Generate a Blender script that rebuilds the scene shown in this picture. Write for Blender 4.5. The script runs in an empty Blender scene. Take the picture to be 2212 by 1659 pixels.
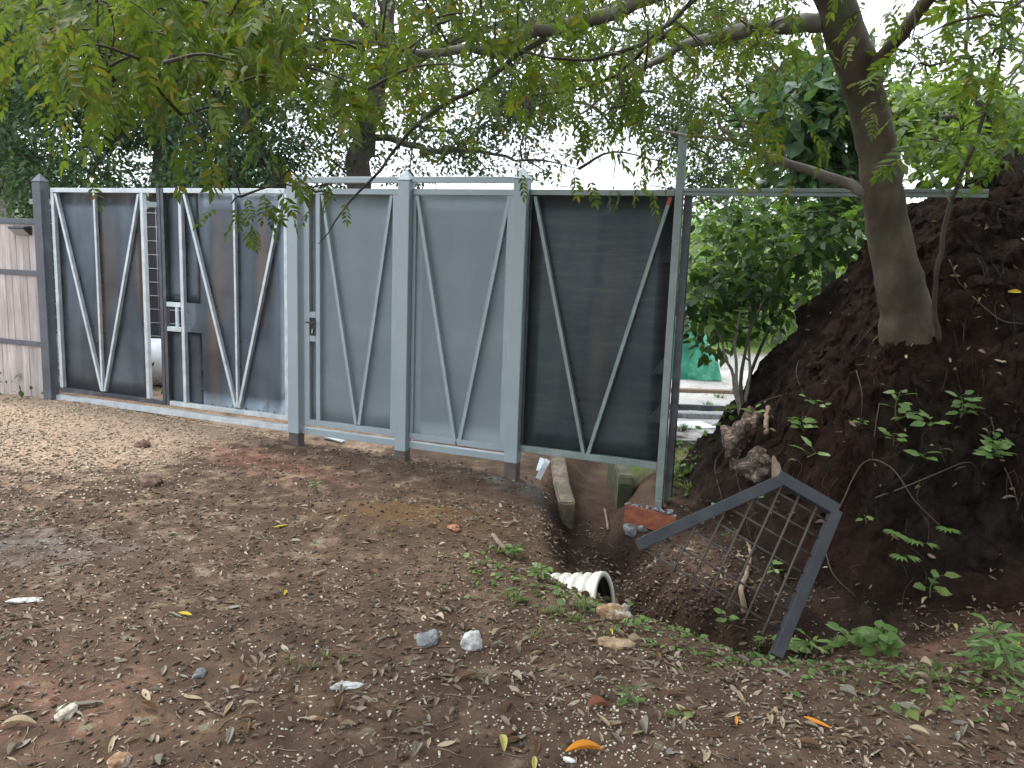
import bpy, bmesh, math, random
import numpy as np
from mathutils import Vector, Matrix
from mathutils.bvhtree import BVHTree
random.seed(7); rng = np.random.default_rng(11)
S = bpy.context.scene
COL = S.collection

# ------------------------------------------------------------------ camera
PITCH, ROLL, YAW, F, CH = 0.15747, 0.036395, 0.376757, 1745.7, 1.504
_f = np.array([0, math.cos(PITCH), -math.sin(PITCH)]); _r = np.array([1., 0, 0]); _u = np.cross(_r, _f)
CR = _r*math.cos(ROLL)+_u*math.sin(ROLL); CU = _u*math.cos(ROLL)-_r*math.sin(ROLL)
cam_d = bpy.data.cameras.new('camera'); cam = bpy.data.objects.new('camera', cam_d); COL.objects.link(cam)
cam.matrix_world = Matrix(((CR[0], CU[0], -_f[0], 0), (CR[1], CU[1], -_f[1], 0), (CR[2], CU[2], -_f[2], CH), (0, 0, 0, 1)))
cam_d.lens = 36*F/2212; cam_d.sensor_width = 36; cam_d.clip_end = 2000; cam_d.clip_start = .05
S.camera = cam

# ------------------------------------------------------------------ world, sun, exposure
SUN_EL, SUN_AZ = math.radians(58), math.radians(-50)      # azimuth from +Y towards +X
W = bpy.data.worlds.new('World'); S.world = W; W.use_nodes = True
nt = W.node_tree; nt.nodes.clear()
o = nt.nodes.new('ShaderNodeOutputWorld'); bg = nt.nodes.new('ShaderNodeBackground')
sky = nt.nodes.new('ShaderNodeTexSky'); sky.sky_type = 'NISHITA'; sky.sun_disc = False
sky.sun_elevation = SUN_EL; sky.sun_rotation = SUN_AZ
tc = nt.nodes.new('ShaderNodeTexCoord'); mp = nt.nodes.new('ShaderNodeMapping'); mp.inputs['Scale'].default_value = (1, 1, 2.2)
nz = nt.nodes.new('ShaderNodeTexNoise'); nz.inputs['Scale'].default_value = 2.2; nz.inputs['Detail'].default_value = 6
rp = nt.nodes.new('ShaderNodeValToRGB')
rp.color_ramp.elements[0].position = .3; rp.color_ramp.elements[0].color = (8.3, 9.0, 10.2, 1)
rp.color_ramp.elements[1].position = .7; rp.color_ramp.elements[1].color = (12, 12.5, 13, 1)
mx = nt.nodes.new('ShaderNodeMix'); mx.data_type = 'RGBA'; mx.inputs[0].default_value = .88
L = nt.links.new
L(tc.outputs['Generated'], mp.inputs[0]); L(mp.outputs[0], nz.inputs['Vector']); L(nz.outputs[0], rp.inputs[0])
L(sky.outputs[0], mx.inputs[6]); L(rp.outputs[0], mx.inputs[7]); L(mx.outputs[2], bg.inputs[0])
bg.inputs[1].default_value = .13; L(bg.outputs[0], o.inputs[0])
sd = bpy.data.lights.new('sun', 'SUN'); sd.energy = 1.5; sd.angle = math.radians(14); sd.color = (1, .96, .9)
so = bpy.data.objects.new('sun', sd); COL.objects.link(so)
_sv = Vector((math.sin(SUN_AZ)*math.cos(SUN_EL), math.cos(SUN_AZ)*math.cos(SUN_EL), math.sin(SUN_EL)))
so.rotation_euler = _sv.to_track_quat('Z', 'Y').to_euler()
S.view_settings.view_transform = 'Standard'; S.view_settings.look = 'None'
S.view_settings.exposure = 1.15; S.view_settings.gamma = 1
S.render.engine = 'CYCLES'
S.cycles.max_bounces = 6; S.cycles.transparent_max_bounces = 4; S.cycles.transmission_bounces = 3

# ------------------------------------------------------------------ maths helpers
def ray(x, y):
    d = CR*(x-1106)/F + CU*(829.5-y)/F + _f
    return d
CAMP = np.array([0, 0, CH])
def at(x, y, Y):                       # the point at ground distance Y in front, seen at (x, y)
    d = ray(x, y); return CAMP + d*(Y/d[1])
def atz(x, y, z):
    d = ray(x, y); return CAMP + d*((z-CH)/d[2])
CG, SG = math.cos(YAW), math.sin(YAW)
def GU(x, y, off=0.0):                 # gate-plane coordinates (u, z)
    d = ray(x, y); t = (6*CG-off)/(d[0]*SG+d[1]*CG); w = d*t
    return w[0]*CG-(w[1]-6)*SG, w[2]+CH
def GW(u, o, z):                       # gate coordinates to world; o = towards the camera
    return Vector((u*CG-o*SG, 6-u*SG-o*CG, z))
def sm(x, a, b):
    t = np.clip((x-a)/(b-a), 0, 1); return t*t*(3-2*t)
def _h(ix, iy, iz):
    n = (ix*374761393 + iy*668265263 + iz*1440662683) & 0xffffffff
    n = ((n ^ (n >> 13))*1274126177) & 0xffffffff
    n = ((n ^ (n >> 16))*2246822519) & 0xffffffff
    return (n ^ (n >> 15))/4294967295.0
def vn(x, y, z=0.0):
    x = np.asarray(x, float); y = np.asarray(y, float); z = np.asarray(z, float)+np.zeros_like(x)
    ix, iy, iz = np.floor(x).astype(np.int64), np.floor(y).astype(np.int64), np.floor(z).astype(np.int64)
    fx, fy, fz = x-ix, y-iy, z-iz
    fx, fy, fz = [t*t*(3-2*t) for t in (fx, fy, fz)]
    r = 0
    for a in (0, 1):
        for b in (0, 1):
            for c in (0, 1):
                r = r + _h(ix+a, iy+b, iz+c)*(fx if a else 1-fx)*(fy if b else 1-fy)*(fz if c else 1-fz)
    return r*2-1
def fbm(x, y, z=0.0, s=1.0, n=4, g=.5):
    r = 0; a = 1.
    for i in range(n):
        r = r+a*vn(x*s+17*i, y*s-9*i, np.asarray(z)*s+5*i); s *= 2.03; a *= g
    return r

# ------------------------------------------------------------------ object helpers
def tag(o, label=None, cat=None, group=None, kind=None):
    if label: o['label'] = label
    if cat: o['category'] = cat
    if group: o['group'] = group
    if kind: o['kind'] = kind
    return o
def thing(name, label, cat, loc=(0, 0, 0), rz=0, group=None):
    o = bpy.data.objects.new(name, None); COL.objects.link(o); o.location = loc; o.rotation_euler = (0, 0, rz)
    o.empty_display_size = .1
    return tag(o, label, cat, group)
def link(name, me, mats, parent=None, loc=None):
    for m in (mats if isinstance(mats, (list, tuple)) else [mats]): me.materials.append(m)
    o = bpy.data.objects.new(name, me); COL.objects.link(o)
    if parent is not None: o.parent = parent
    if loc is not None: o.location = loc
    return o
def bmo(name, bm, mats, parent=None, loc=None, smooth=False, bev=0.0):
    if bev: bmesh.ops.bevel(bm, geom=bm.edges[:], offset=bev, segments=1, affect='EDGES')
    bmesh.ops.recalc_face_normals(bm, faces=bm.faces[:])
    if smooth:
        for f in bm.faces: f.smooth = True
    me = bpy.data.meshes.new(name); bm.to_mesh(me); bm.free()
    return link(name, me, mats, parent, loc)
def npmesh(name, V, loops, sizes, mats, parent=None, loc=None, smooth=False, mi=None):
    me = bpy.data.meshes.new(name); V = np.asarray(V, np.float32)
    me.vertices.add(len(V)); me.vertices.foreach_set('co', V.ravel())
    loops = np.asarray(loops, np.int32).ravel(); sizes = np.asarray(sizes, np.int32)
    me.loops.add(len(loops)); me.loops.foreach_set('vertex_index', loops)
    me.polygons.add(len(sizes)); st = np.zeros(len(sizes), np.int32); st[1:] = np.cumsum(sizes)[:-1]
    me.polygons.foreach_set('loop_start', st); me.polygons.foreach_set('loop_total', sizes)
    if mi is not None: me.polygons.foreach_set('material_index', np.asarray(mi, np.int32))
    if smooth: me.polygons.foreach_set('use_smooth', np.ones(len(sizes), bool))
    me.update(calc_edges=True); me.validate()
    return link(name, me, mats, parent, loc)
class TM:                              # a template scattered many times into one mesh
    def __init__(s, V, Fc, mi=None):
        s.V = np.asarray(V, float); s.F = Fc; s.l = np.array([i for f in Fc for i in f]); s.s = np.array([len(f) for f in Fc])
        s.mi = np.array(mi if mi is not None else [0]*len(Fc))
class Acc:
    def __init__(s): s.V = []; s.L = []; s.S = []; s.M = []; s.n = 0
    def add(s, V, F, m=0):
        s.V.append(np.asarray(V, float)); s.L.append(np.array([i for f in F for i in f])+s.n); s.S.append(np.array([len(f) for f in F])); s.M.append(np.full(len(F), m)); s.n += len(V)
    def inst(s, T, P, R, sc):          # P (N,3), R (N,3,3), sc (N,) or (N,3)
        N = len(P)
        if N == 0: return
        sc = np.asarray(sc, float); sc = sc[:, None] if sc.ndim == 1 else sc
        V = T.V[None]*sc[:, None, :]; V = np.einsum('nij,nkj->nki', R, V)+np.asarray(P)[:, None, :]
        s.V.append(V.reshape(-1, 3)); k = len(T.V)
        s.L.append((T.l[None]+(np.arange(N)*k)[:, None]).ravel()+s.n); s.S.append(np.tile(T.s, N)); s.M.append(np.tile(T.mi, N)); s.n += N*k
    def tube(s, pts, rad, seg=6, m=0, cap=True):
        pts = np.asarray(pts, float); n = len(pts); rad = np.broadcast_to(rad, (n,))
        tg = np.gradient(pts, axis=0); tg /= np.linalg.norm(tg, axis=1)[:, None]+1e-9
        ref = np.array([0.3, .2, 1.]) if abs(tg[0][2]) < .9 else np.array([1., .2, 0])
        a = np.cross(tg, ref); a /= np.linalg.norm(a, axis=1)[:, None]+1e-9; b = np.cross(tg, a)
        th = np.arange(seg)*2*math.pi/seg
        V = pts[:, None]+rad[:, None, None]*(a[:, None]*np.cos(th)[None, :, None]+b[:, None]*np.sin(th)[None, :, None])
        Fc = [[i*seg+j, i*seg+(j+1) % seg, (i+1)*seg+(j+1) % seg, (i+1)*seg+j] for i in range(n-1) for j in range(seg)]
        if cap: Fc += [[j for j in range(seg)][::-1], [(n-1)*seg+j for j in range(seg)]]
        s.add(V.reshape(-1, 3), Fc, m)
    def out(s, name, mats, parent=None, loc=None, smooth=False):
        return npmesh(name, np.concatenate(s.V), np.concatenate(s.L), np.concatenate(s.S), mats, parent, loc, smooth, np.concatenate(s.M))
def basis(d, up):                      # columns: x = d, z ~ up
    d = d/np.linalg.norm(d, axis=-1, keepdims=True)
    y = np.cross(up, d); y /= np.linalg.norm(y, axis=-1, keepdims=True)+1e-9
    z = np.cross(d, y); return np.stack([d, y, z], axis=-1)
def randrot(N, tilt=.4, r=rng):        # random heading, mostly flat on the ground
    a = r.uniform(0, 2*math.pi, N); d = np.stack([np.cos(a), np.sin(a), r.normal(0, tilt*.6, N)], 1)
    up = np.stack([r.normal(0, tilt, N), r.normal(0, tilt, N), np.ones(N)], 1); return basis(d, up)
def spline(P, n=8):
    P = [np.array(p, float) for p in P]; Q = [2*P[0]-P[1]]+P+[2*P[-1]-P[-2]]; out = []
    for i in range(1, len(Q)-2):
        a, b, c, d = Q[i-1:i+3]
        for t in np.linspace(0, 1, n, endpoint=False):
            out.append(.5*((2*b)+(c-a)*t+(2*a-5*b+4*c-d)*t*t+(3*b-a-3*c+d)*t**3))
    out.append(P[-1]); return np.array(out)
def interp(vals, n):
    return np.interp(np.linspace(0, 1, n), np.linspace(0, 1, len(vals)), vals)

# ------------------------------------------------------------------ materials
def mat(name, col=(.5, .5, .5), rough=.6, metal=0., spec=None):
    m = bpy.data.materials.new(name); m.use_nodes = True; b = m.node_tree.nodes['Principled BSDF']
    b.inputs['Base Color'].default_value = (*col, 1); b.inputs['Roughness'].default_value = rough; b.inputs['Metallic'].default_value = metal
    if spec is not None: b.inputs['Specular IOR Level'].default_value = spec
    return m
def N(m, t, **kw):
    n = m.node_tree.nodes.new('ShaderNode'+t)
    for k, v in kw.items():
        if k in n.inputs: n.inputs[k].default_value = v
        else: setattr(n, k, v)
    return n
def lk(m, a, b): m.node_tree.links.new(a, b)
def ramp(m, fac, stops):
    r = N(m, 'ValToRGB'); e = r.color_ramp.elements
    while len(e) < len(stops): e.new(.5)
    for i, (p, c) in enumerate(stops): e[i].position = p; e[i].color = (*c, 1) if len(c) == 3 else c
    lk(m, fac, r.inputs[0]); return r.outputs[0]
def noise(m, scale, detail=4, rough=.5, stretch=None, coord='Object'):
    t = N(m, 'TexCoord'); n = N(m, 'TexNoise', Scale=scale, Detail=detail, Roughness=rough)
    if stretch:
        q = N(m, 'Mapping'); q.inputs['Scale'].default_value = stretch; lk(m, t.outputs[coord], q.inputs[0]); lk(m, q.outputs[0], n.inputs['Vector'])
    else: lk(m, t.outputs[coord], n.inputs['Vector'])
    return n.outputs[0]
def mix(m, fac, a, b, mode='MIX'):
    n = N(m, 'Mix'); n.data_type = 'RGBA'; n.blend_type = mode
    for s, v in ((0, fac), (6, a), (7, b)):
        if isinstance(v, (int, float)): n.inputs[s].default_value = v
        elif isinstance(v, tuple): n.inputs[s].default_value = (*v, 1)
        else: lk(m, v, n.inputs[s])
    return n.outputs[2]
def bump(m, h, strength=.3, dist=.01):
    b = N(m, 'Bump', Strength=strength, Distance=dist); lk(m, h, b.inputs['Height'])
    p = m.node_tree.nodes['Principled BSDF']
    if p.inputs['Normal'].is_linked: lk(m, p.inputs['Normal'].links[0].from_socket, b.inputs['Normal'])
    lk(m, b.outputs[0], p.inputs['Normal'])
def setc(m, c, inp='Base Color'): lk(m, c, m.node_tree.nodes['Principled BSDF'].inputs[inp])

def metal_mat(name, c0, c1, c2, rough=.45, metal=.0, sc=7, dirt=None, streak=.35):
    m = mat(name, c0, rough, metal)
    n = noise(m, sc, 6, .6); c = ramp(m, n, [(.3, c0), (.52, c1), (.75, c2)])
    n2 = noise(m, 60, 3, .7, (1, 1, .15)); c = mix(m, streak, c, ramp(m, n2, [(.3, (.55, .55, .55)), (.7, (1.15, 1.15, 1.15))]), 'MULTIPLY')
    if dirt:
        n3 = noise(m, 3.1, 8, .7); c = mix(m, ramp(m, n3, [(.60, (0, 0, 0)), (.72, (.8, .8, .8))]), c, dirt)
    setc(m, c); lk(m, ramp(m, n, [(.3, (rough*.75,)*3), (.7, (rough*1.3,)*3)]), m.node_tree.nodes['Principled BSDF'].inputs['Roughness'])
    bump(m, n2, .04, .003); return m
GALV = metal_mat('galvanised', (.36, .40, .42), (.47, .51, .53), (.60, .63, .62), .42, .35, 9)
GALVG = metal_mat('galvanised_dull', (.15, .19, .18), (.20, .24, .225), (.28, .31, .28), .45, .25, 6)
BLACKST = metal_mat('black_steel', (.035, .038, .045), (.06, .065, .075), (.11, .12, .13), .4, .3, 8, (.10, .075, .06))
PAINT = metal_mat('grey_paint', (.222, .265, .282), (.242, .287, .303), (.268, .313, .33), .42, 0, 3, None, .07)
DARKPAINT = metal_mat('charcoal_paint', (.045, .05, .062), (.06, .067, .08), (.10, .11, .13), .45, 0, 6, (.09, .09, .095))
NAVY = metal_mat('blue_black_paint', (.022, .024, .029), (.028, .031, .037), (.055, .056, .058), .5, 0, 7, (.045, .036, .03))
WELD = mat('weld', (.02, .02, .024), .5, .5)
RUST = metal_mat('bare_post_foot', (.05, .04, .035), (.09, .07, .06), (.16, .11, .08), .7, 0, 14)
def sheet_mat(name, warm, cool, dark, patch=False):
    m = mat(name, cool, .38, .8 if not patch else .45)
    b = noise(m, 1.4, 2, .4, (2.2, 1, .3)); c = ramp(m, b, [(.25, dark), (.45, cool), (.6, dark), (.78, warm)])
    n = noise(m, 3, 7, .65); c = mix(m, .6, c, ramp(m, n, [(.3, (.6, .62, .68)), (.7, (1.25, 1.2, 1.15))]), 'MULTIPLY')
    if patch:
        s = noise(m, 9, 8, .75, (.35, 1, 3.2)); c = mix(m, ramp(m, s, [(.48, (0, 0, 0)), (.66, (.6, .6, .6))]), c, (.13, .14, .115))
    setc(m, c); lk(m, ramp(m, n, [(.3, (.28,)*3), (.7, (.5,)*3)]), m.node_tree.nodes['Principled BSDF'].inputs['Roughness'])
    bump(m, noise(m, 1.1, 2, .4), .25, .03); bump(m, noise(m, 120, 3, .6), .05, .002); return m
SHEET = sheet_mat('mill_scale_sheet', (.26, .215, .18), (.19, .225, .26), (.13, .155, .18))
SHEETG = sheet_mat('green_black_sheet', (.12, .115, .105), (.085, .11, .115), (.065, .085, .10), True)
def wood_mat(name, a, b, c, axis=2):
    m = mat(name, a, .8); st = [14, 14, 14]; st[axis] = 1.1
    n = noise(m, 2.2, 7, .65, tuple(st)); col = ramp(m, n, [(.25, a), (.5, b), (.72, c)])
    n2 = noise(m, 2.0, 3, .5); col = mix(m, .5, col, ramp(m, n2, [(.3, (.75, .72, .7)), (.7, (1.15, 1.15, 1.15))]), 'MULTIPLY')
    g = N(m, 'NewGeometry'); v = ramp(m, g.outputs['Random Per Island'], [(0, (.78, .77, .77)), (1, (1.15, 1.12, 1.1))]); col = mix(m, 1, col, v, 'MULTIPLY')
    setc(m, col); bump(m, n, .4, .004); return m
GREYWOOD = wood_mat('weathered_grey_wood', (.22, .19, .175), (.36, .32, .30), (.50, .46, .43))
REDWOOD = wood_mat('orange_form_board', (.10, .028, .014), (.20, .06, .03), (.30, .11, .05), 0)
OLDWOOD = wood_mat('dead_wood', (.09, .06, .04), (.17, .12, .08), (.28, .21, .14))
def rocky(name, a, b, c, sc=9, bs=.6):
    m = mat(name, a, .85); n = noise(m, sc, 8, .68); setc(m, ramp(m, n, [(.32, a), (.5, b), (.66, c)])); bump(m, n, bs, .02); return m
CONC = rocky('mossy_concrete', (.04, .045, .022), (.10, .08, .052), (.19, .155, .11), 9)
CONCD = rocky('dark_mossy_concrete', (.022, .03, .012), (.05, .055, .03), (.09, .085, .055), 8)
CONCG = rocky('grey_mortar', (.10, .11, .11), (.22, .23, .23), (.36, .37, .36), 30)
WROCK = rocky('white_rock', (.14, .11, .085), (.46, .46, .45), (.70, .71, .71), 16)
BWROCK = rocky('brown_white_rock', (.12, .06, .03), (.28, .17, .09), (.66, .62, .55), 18)
BRROCK = rocky('brown_rock', (.04, .02, .013), (.10, .05, .032), (.17, .10, .07), 20)
GRROCK = rocky('grey_rock', (.06, .065, .07), (.13, .135, .14), (.24, .24, .23), 20)
PALESOIL = rocky('root_matted_pale_rock', (.010, .007, .005), (.045, .028, .018), (.27, .205, .15), 26, 1.)
PVC = metal_mat('cream_plastic', (.50, .50, .42), (.66, .66, .58), (.78, .78, .72), .4, 0, 12, (.2, .16, .11))
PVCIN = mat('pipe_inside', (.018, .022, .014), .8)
WHITE = metal_mat('white_surface', (.6, .62, .64), (.7, .72, .74), (.8, .82, .84), .5, 0, 4)
BLACKP = mat('black_plastic', (.012, .013, .015), .35)
CHROME = mat('bright_metal', (.6, .6, .6), .25, .9)
def bark_mat(name, a, b, c, sc=5):
    m = mat(name, a, .8, spec=.3); n = noise(m, sc, 8, .62, (1, 1, .6)); col = ramp(m, n, [(.3, a), (.5, b), (.7, c)])
    n2 = noise(m, 30, 4, .6, (1, 1, 6)); n3 = noise(m, 3, 5, .6); col = mix(m, ramp(m, n3, [(.55, (0, 0, 0)), (.7, (.6, .6, .6))]), col, (.07, .085, .035))
    setc(m, col); bump(m, n2, .5, .006); bump(m, n, .5, .015); return m
BARK = bark_mat('smooth_brown_bark', (.036, .026, .017), (.068, .051, .034), (.13, .104, .074))
BARKL = bark_mat('pale_grey_bark', (.10, .09, .075), (.17, .155, .13), (.26, .24, .21), 9)
BARKD = bark_mat('dark_bark', (.03, .025, .02), (.06, .05, .04), (.10, .085, .07))
TWIG = mat('twig', (.045, .035, .02), .8); TWIGG = mat('green_stem', (.09, .12, .035), .7); ROOT = mat('root', (.055, .04, .028), .85)
def leaf_mat(name, cols, trans=.45, rough=.45, spec=.4, tcol=1.5, ns=1.5):
    m = mat(name, cols[0], rough, spec=spec); nt = m.node_tree; b = nt.nodes['Principled BSDF']
    g = N(m, 'NewGeometry'); st = [(i/(len(cols)-1) if len(cols) > 1 else 0, c) for i, c in enumerate(cols)]
    c = ramp(m, g.outputs['Random Per Island'], st)
    n = noise(m, ns, 3, .5); c = mix(m, .5, c, ramp(m, n, [(.3, (.6, .65, .6)), (.7, (1.35, 1.3, 1.2))]), 'MULTIPLY')
    setc(m, c); t = N(m, 'BsdfTranslucent'); c2 = mix(m, 1, c, (tcol*1.05, tcol*1.1, tcol*.6), 'MULTIPLY'); lk(m, c2, t.inputs[0])
    ms = N(m, 'MixShader'); ms.inputs[0].default_value = trans
    lk(m, b.outputs[0], ms.inputs[1]); lk(m, t.outputs[0], ms.inputs[2]); lk(m, ms.outputs[0], nt.nodes['Material Output'].inputs[0])
    return m
LNEAR = leaf_mat('compound_leaf', [(.055, .085, .018), (.075, .11, .02), (.10, .14, .026), (.125, .17, .03), (.065, .095, .022), (.085, .12, .022), (.17, .14, .025)], .45, .6, .2, 1.35)
LDARK = leaf_mat('dark_glossy_leaf', [(.025, .055, .025), (.038, .08, .034), (.06, .115, .048), (.09, .15, .06)], .35, .4, .4)
LMID = leaf_mat('mid_green_leaf', [(.03, .05, .018), (.042, .066, .02), (.06, .09, .025), (.09, .11, .03)], .35)
LBROAD = leaf_mat('broad_leaf', [(.018, .04, .012), (.03, .065, .018), (.05, .09, .022), (.10, .16, .035)], .45, .5, spec=.25)
LLIGHT = leaf_mat('light_green_leaf', [(.06, .10, .022), (.085, .14, .028), (.12, .18, .035), (.15, .21, .045)], .45)
LPALE = leaf_mat('pale_green_leaf', [(.10, .18, .08), (.15, .24, .10), (.20, .30, .13)], .5)
LWEED = leaf_mat('weed_leaf', [(.07, .13, .03), (.10, .18, .045), (.14, .23, .06), (.17, .25, .08)], .4)
LGRASS = leaf_mat('grass_blade', [(.07, .11, .03), (.11, .16, .045), (.16, .20, .07), (.20, .19, .09)], .3)
def dry_mat(name, cols): return leaf_mat(name, cols*2 if len(cols) == 1 else cols, .1, .7, .25, 1, 20)
DRYA = dry_mat('dry_leaf', [(.09, .06, .042), (.15, .11, .08), (.22, .17, .125), (.32, .26, .20), (.13, .08, .055), (.42, .36, .28)])
DRYG = dry_mat('grey_dry_leaf', [(.17, .15, .125), (.25, .22, .19)]); DRYB = dry_mat('brown_dry_leaf', [(.12, .065, .035), (.18, .10, .06)])
DRYT = dry_mat('tan_dry_leaf', [(.32, .24, .16), (.42, .34, .24)]); YEL = dry_mat('yellow_leaf', [(.55, .42, .04), (.6, .5, .08)])
ORA = dry_mat('orange_leaf', [(.60, .24, .025)]); REDL = dry_mat('reddish_leaf', [(.25, .10, .06)]); PALEY = dry_mat('pale_yellow_leaf', [(.42, .38, .14)])

# ------------------------------------------------------------------ the ground as one sheet
TOE = np.array([(14, 11), (7, 9.3), (3.6, 8.2), (2.0, 7.2), (1.27, 6.3), (1.26, 5.7), (1.34, 5.2), (1.34, 4.6), (1.42, 4.15), (1.85, 3.78), (2.4, 3.66), (3.2, 3.45), (4.5, 2.9), (7, 1.2), (10, -2)])
DITCH = np.array([(1.0, 7.2), (.74, 6.3), (.62, 5.7), (.60, 5.2), (.62, 4.7), (.70, 4.25), (.88, 3.98), (1.12, 3.78), (1.35, 3.66), (1.75, 3.56), (2.3, 3.5)])
DDEP = np.array([.15, .22, .28, .30, .34, .44, .44, .38, .28, .12, .0])
BERM = np.array([(-.2, 4.1), (.35, 3.78), (.75, 3.55), (1.1, 3.27), (1.6, 3.1), (2.2, 2.95), (3.5, 2.6)])
def polydist(x, y, P, val=None):
    best = np.full(x.shape, 1e9); side = np.zeros(x.shape); v = np.zeros(x.shape)
    for i in range(len(P)-1):
        a, b = P[i], P[i+1]; e = b-a; L2 = e@e
        t = np.clip(((x-a[0])*e[0]+(y-a[1])*e[1])/L2, 0, 1)
        dx, dy = x-a[0]-t*e[0], y-a[1]-t*e[1]; d = np.hypot(dx, dy); k = d < best-1e-9
        cr = e[0]*(y-a[1])-e[1]*(x-a[0])
        best = np.where(k, d, best); side = np.where(k, np.sign(cr), side)
        if val is not None: v = np.where(k, val[i]+t*(val[i+1]-val[i]), v)
    return best, side, v
def bankd(x, y):
    d, s, _ = polydist(x, y, TOE); d = d*s
    return d+.10*fbm(x, y, 3., 1.6, 3)+.035*fbm(x, y, 8., 6, 3)
def ground(x, y):
    x = np.asarray(x, float); y = np.asarray(y, float)
    h = -.155+.10*sm(-x, 1.0, 4.2)*sm(y, 3.5, 6.5)-.05*sm(-x, 4.9, 5.6)
    h = h+.018*fbm(x, y, 1., .8, 4)+.006*fbm(x, y, 2., 7, 3)*sm(14-y, 0, 5)
    h = h+.07*np.exp(-(((x+.55)/.75)**2+((y-4.85)/.28)**2))*(1+.35*fbm(x, y, 5., 7, 3))        # ochre soil heap
    d, _, dep = polydist(x, y, DITCH, DDEP)
    d = d+.05*fbm(x, y, 4., 4, 3)
    h = h-dep*(1-sm(d, .13, .40))-.06*(1-sm(d, .3, .9))*sm(dep, .1, .3)
    h = h-.07*np.exp(-(((x-.45)/.3)**2+((y-5.62)/.22)**2))
    h = h-.16*sm(y, 6.2, 8)*sm(x, .2, 1.2)
    h = h+.03*np.exp(-(polydist(x, y, BERM)[0]/.12)**2)                           # berm in front of the ditch
    h = h-.13*np.exp(-(((x-.30+.6*(y-4.25))/.20)**2+((y-4.33)/.12)**2))+.04*np.exp(-(((x-.12)/.2)**2+((y-4.22)/.14)**2))
    h = h-.22*np.exp(-(((x-1.0)/.28)**2+((y-5.18)/.30)**2))
    b = bankd(x, y); bb = np.clip(b, 0, None)
    hb = np.where(bb < 1.35, bb*1.5, 1.35*1.5+(bb-1.35)*.78); hb = np.minimum(hb, 3.4+.15*bb)
    hb = hb*(.62+.38*sm(-y, -8.5, -6.0)+0*x)
    rough = sm(bb, .02, .35)
    hb = hb+rough*(.06*fbm(x, y, hb*1.1+9, 1.7, 3)+.045*fbm(x, y, hb+2, 5, 4, .6))
    return h+hb
def axis(knots):
    out = []
    for (a, b, s) in knots: out += list(np.arange(a, b, s))
    return np.array(out)
def geo(a, b, s0, r):
    v = [a]; s = s0
    while v[-1] < b: v.append(v[-1]+s); s *= r
    return v
gx = np.array([-q for q in geo(7.0, 420, .2, 1.18)][::-1]+list(np.arange(-7+.05, -1.2, .045))+list(np.arange(-1.2, .6, .024))+list(np.arange(.6, 4.6, .0145))+geo(4.6, 420, .05, 1.16))
gy = np.array([-q for q in geo(1, 60, .3, 1.3)][::-1]+list(np.arange(-1+.1, 1.6, .1))+list(np.arange(1.6, 3.2, .03))+list(np.arange(3.2, 6.6, .0145))+list(np.arange(6.6, 10, .04))+geo(10, 460, .1, 1.12))
X, Y = np.meshgrid(gx, gy); H = ground(X, Y)
B = bankd(X, Y); k = sm(B, .05, .3)*sm(9-Y, 0, 1.5)
V = np.stack([X, Y, H], -1)
nzv = np.stack([fbm(X, Y, H+q, 3.2, 2, .5)*.035+fbm(X, Y, H+q, 11, 4, .7)*.030 for q in (0, 31, 57)], -1)
rid = 1-np.abs(fbm(X, Y, H+3, 4.5, 3)); V = V+nzv*k[..., None]
V[..., 2] += -k*.05*rid-k*.022*np.clip(fbm(X, Y, H*1.3+40, 2.6, 4, .6), 0, 1)
# steps down behind the soil to a far valley floor
far = sm(V[..., 1], 45, 200); V[..., 2] -= far*3*(1-sm(B, 0, 2))
nx, ny = len(gx), len(gy); idx = np.arange(nx*ny).reshape(ny, nx)
Q = np.stack([idx[:-1, :-1], idx[:-1, 1:], idx[1:, 1:], idx[1:, :-1]], -1).reshape(-1, 4)
Bf = (B[:-1, :-1]+B[1:, 1:]).reshape(-1)*.5; isb = Bf > .03
VV = V.reshape(-1, 3)
BVH = BVHTree.FromPolygons([tuple(v) for v in VV], [tuple(q) for q in Q.tolist()])
def sub(F):
    u, inv = np.unique(F, return_inverse=True); return VV[u], inv.reshape(F.shape)
def hit(x, y):                          # where the line of sight through (x, y) meets the ground
    d = Vector(ray(x, y)).normalized(); r = BVH.ray_cast(Vector(CAMP), d)
    return (np.array(r[0]), np.array(r[1])) if r[0] is not None else (at(x, y, 6.), np.array([0, 0, 1.]))
def zat(x, y):
    r = BVH.ray_cast(Vector((x, y, 50)), Vector((0, 0, -1))); return r[0].z if r[0] is not None else 0.

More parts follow.
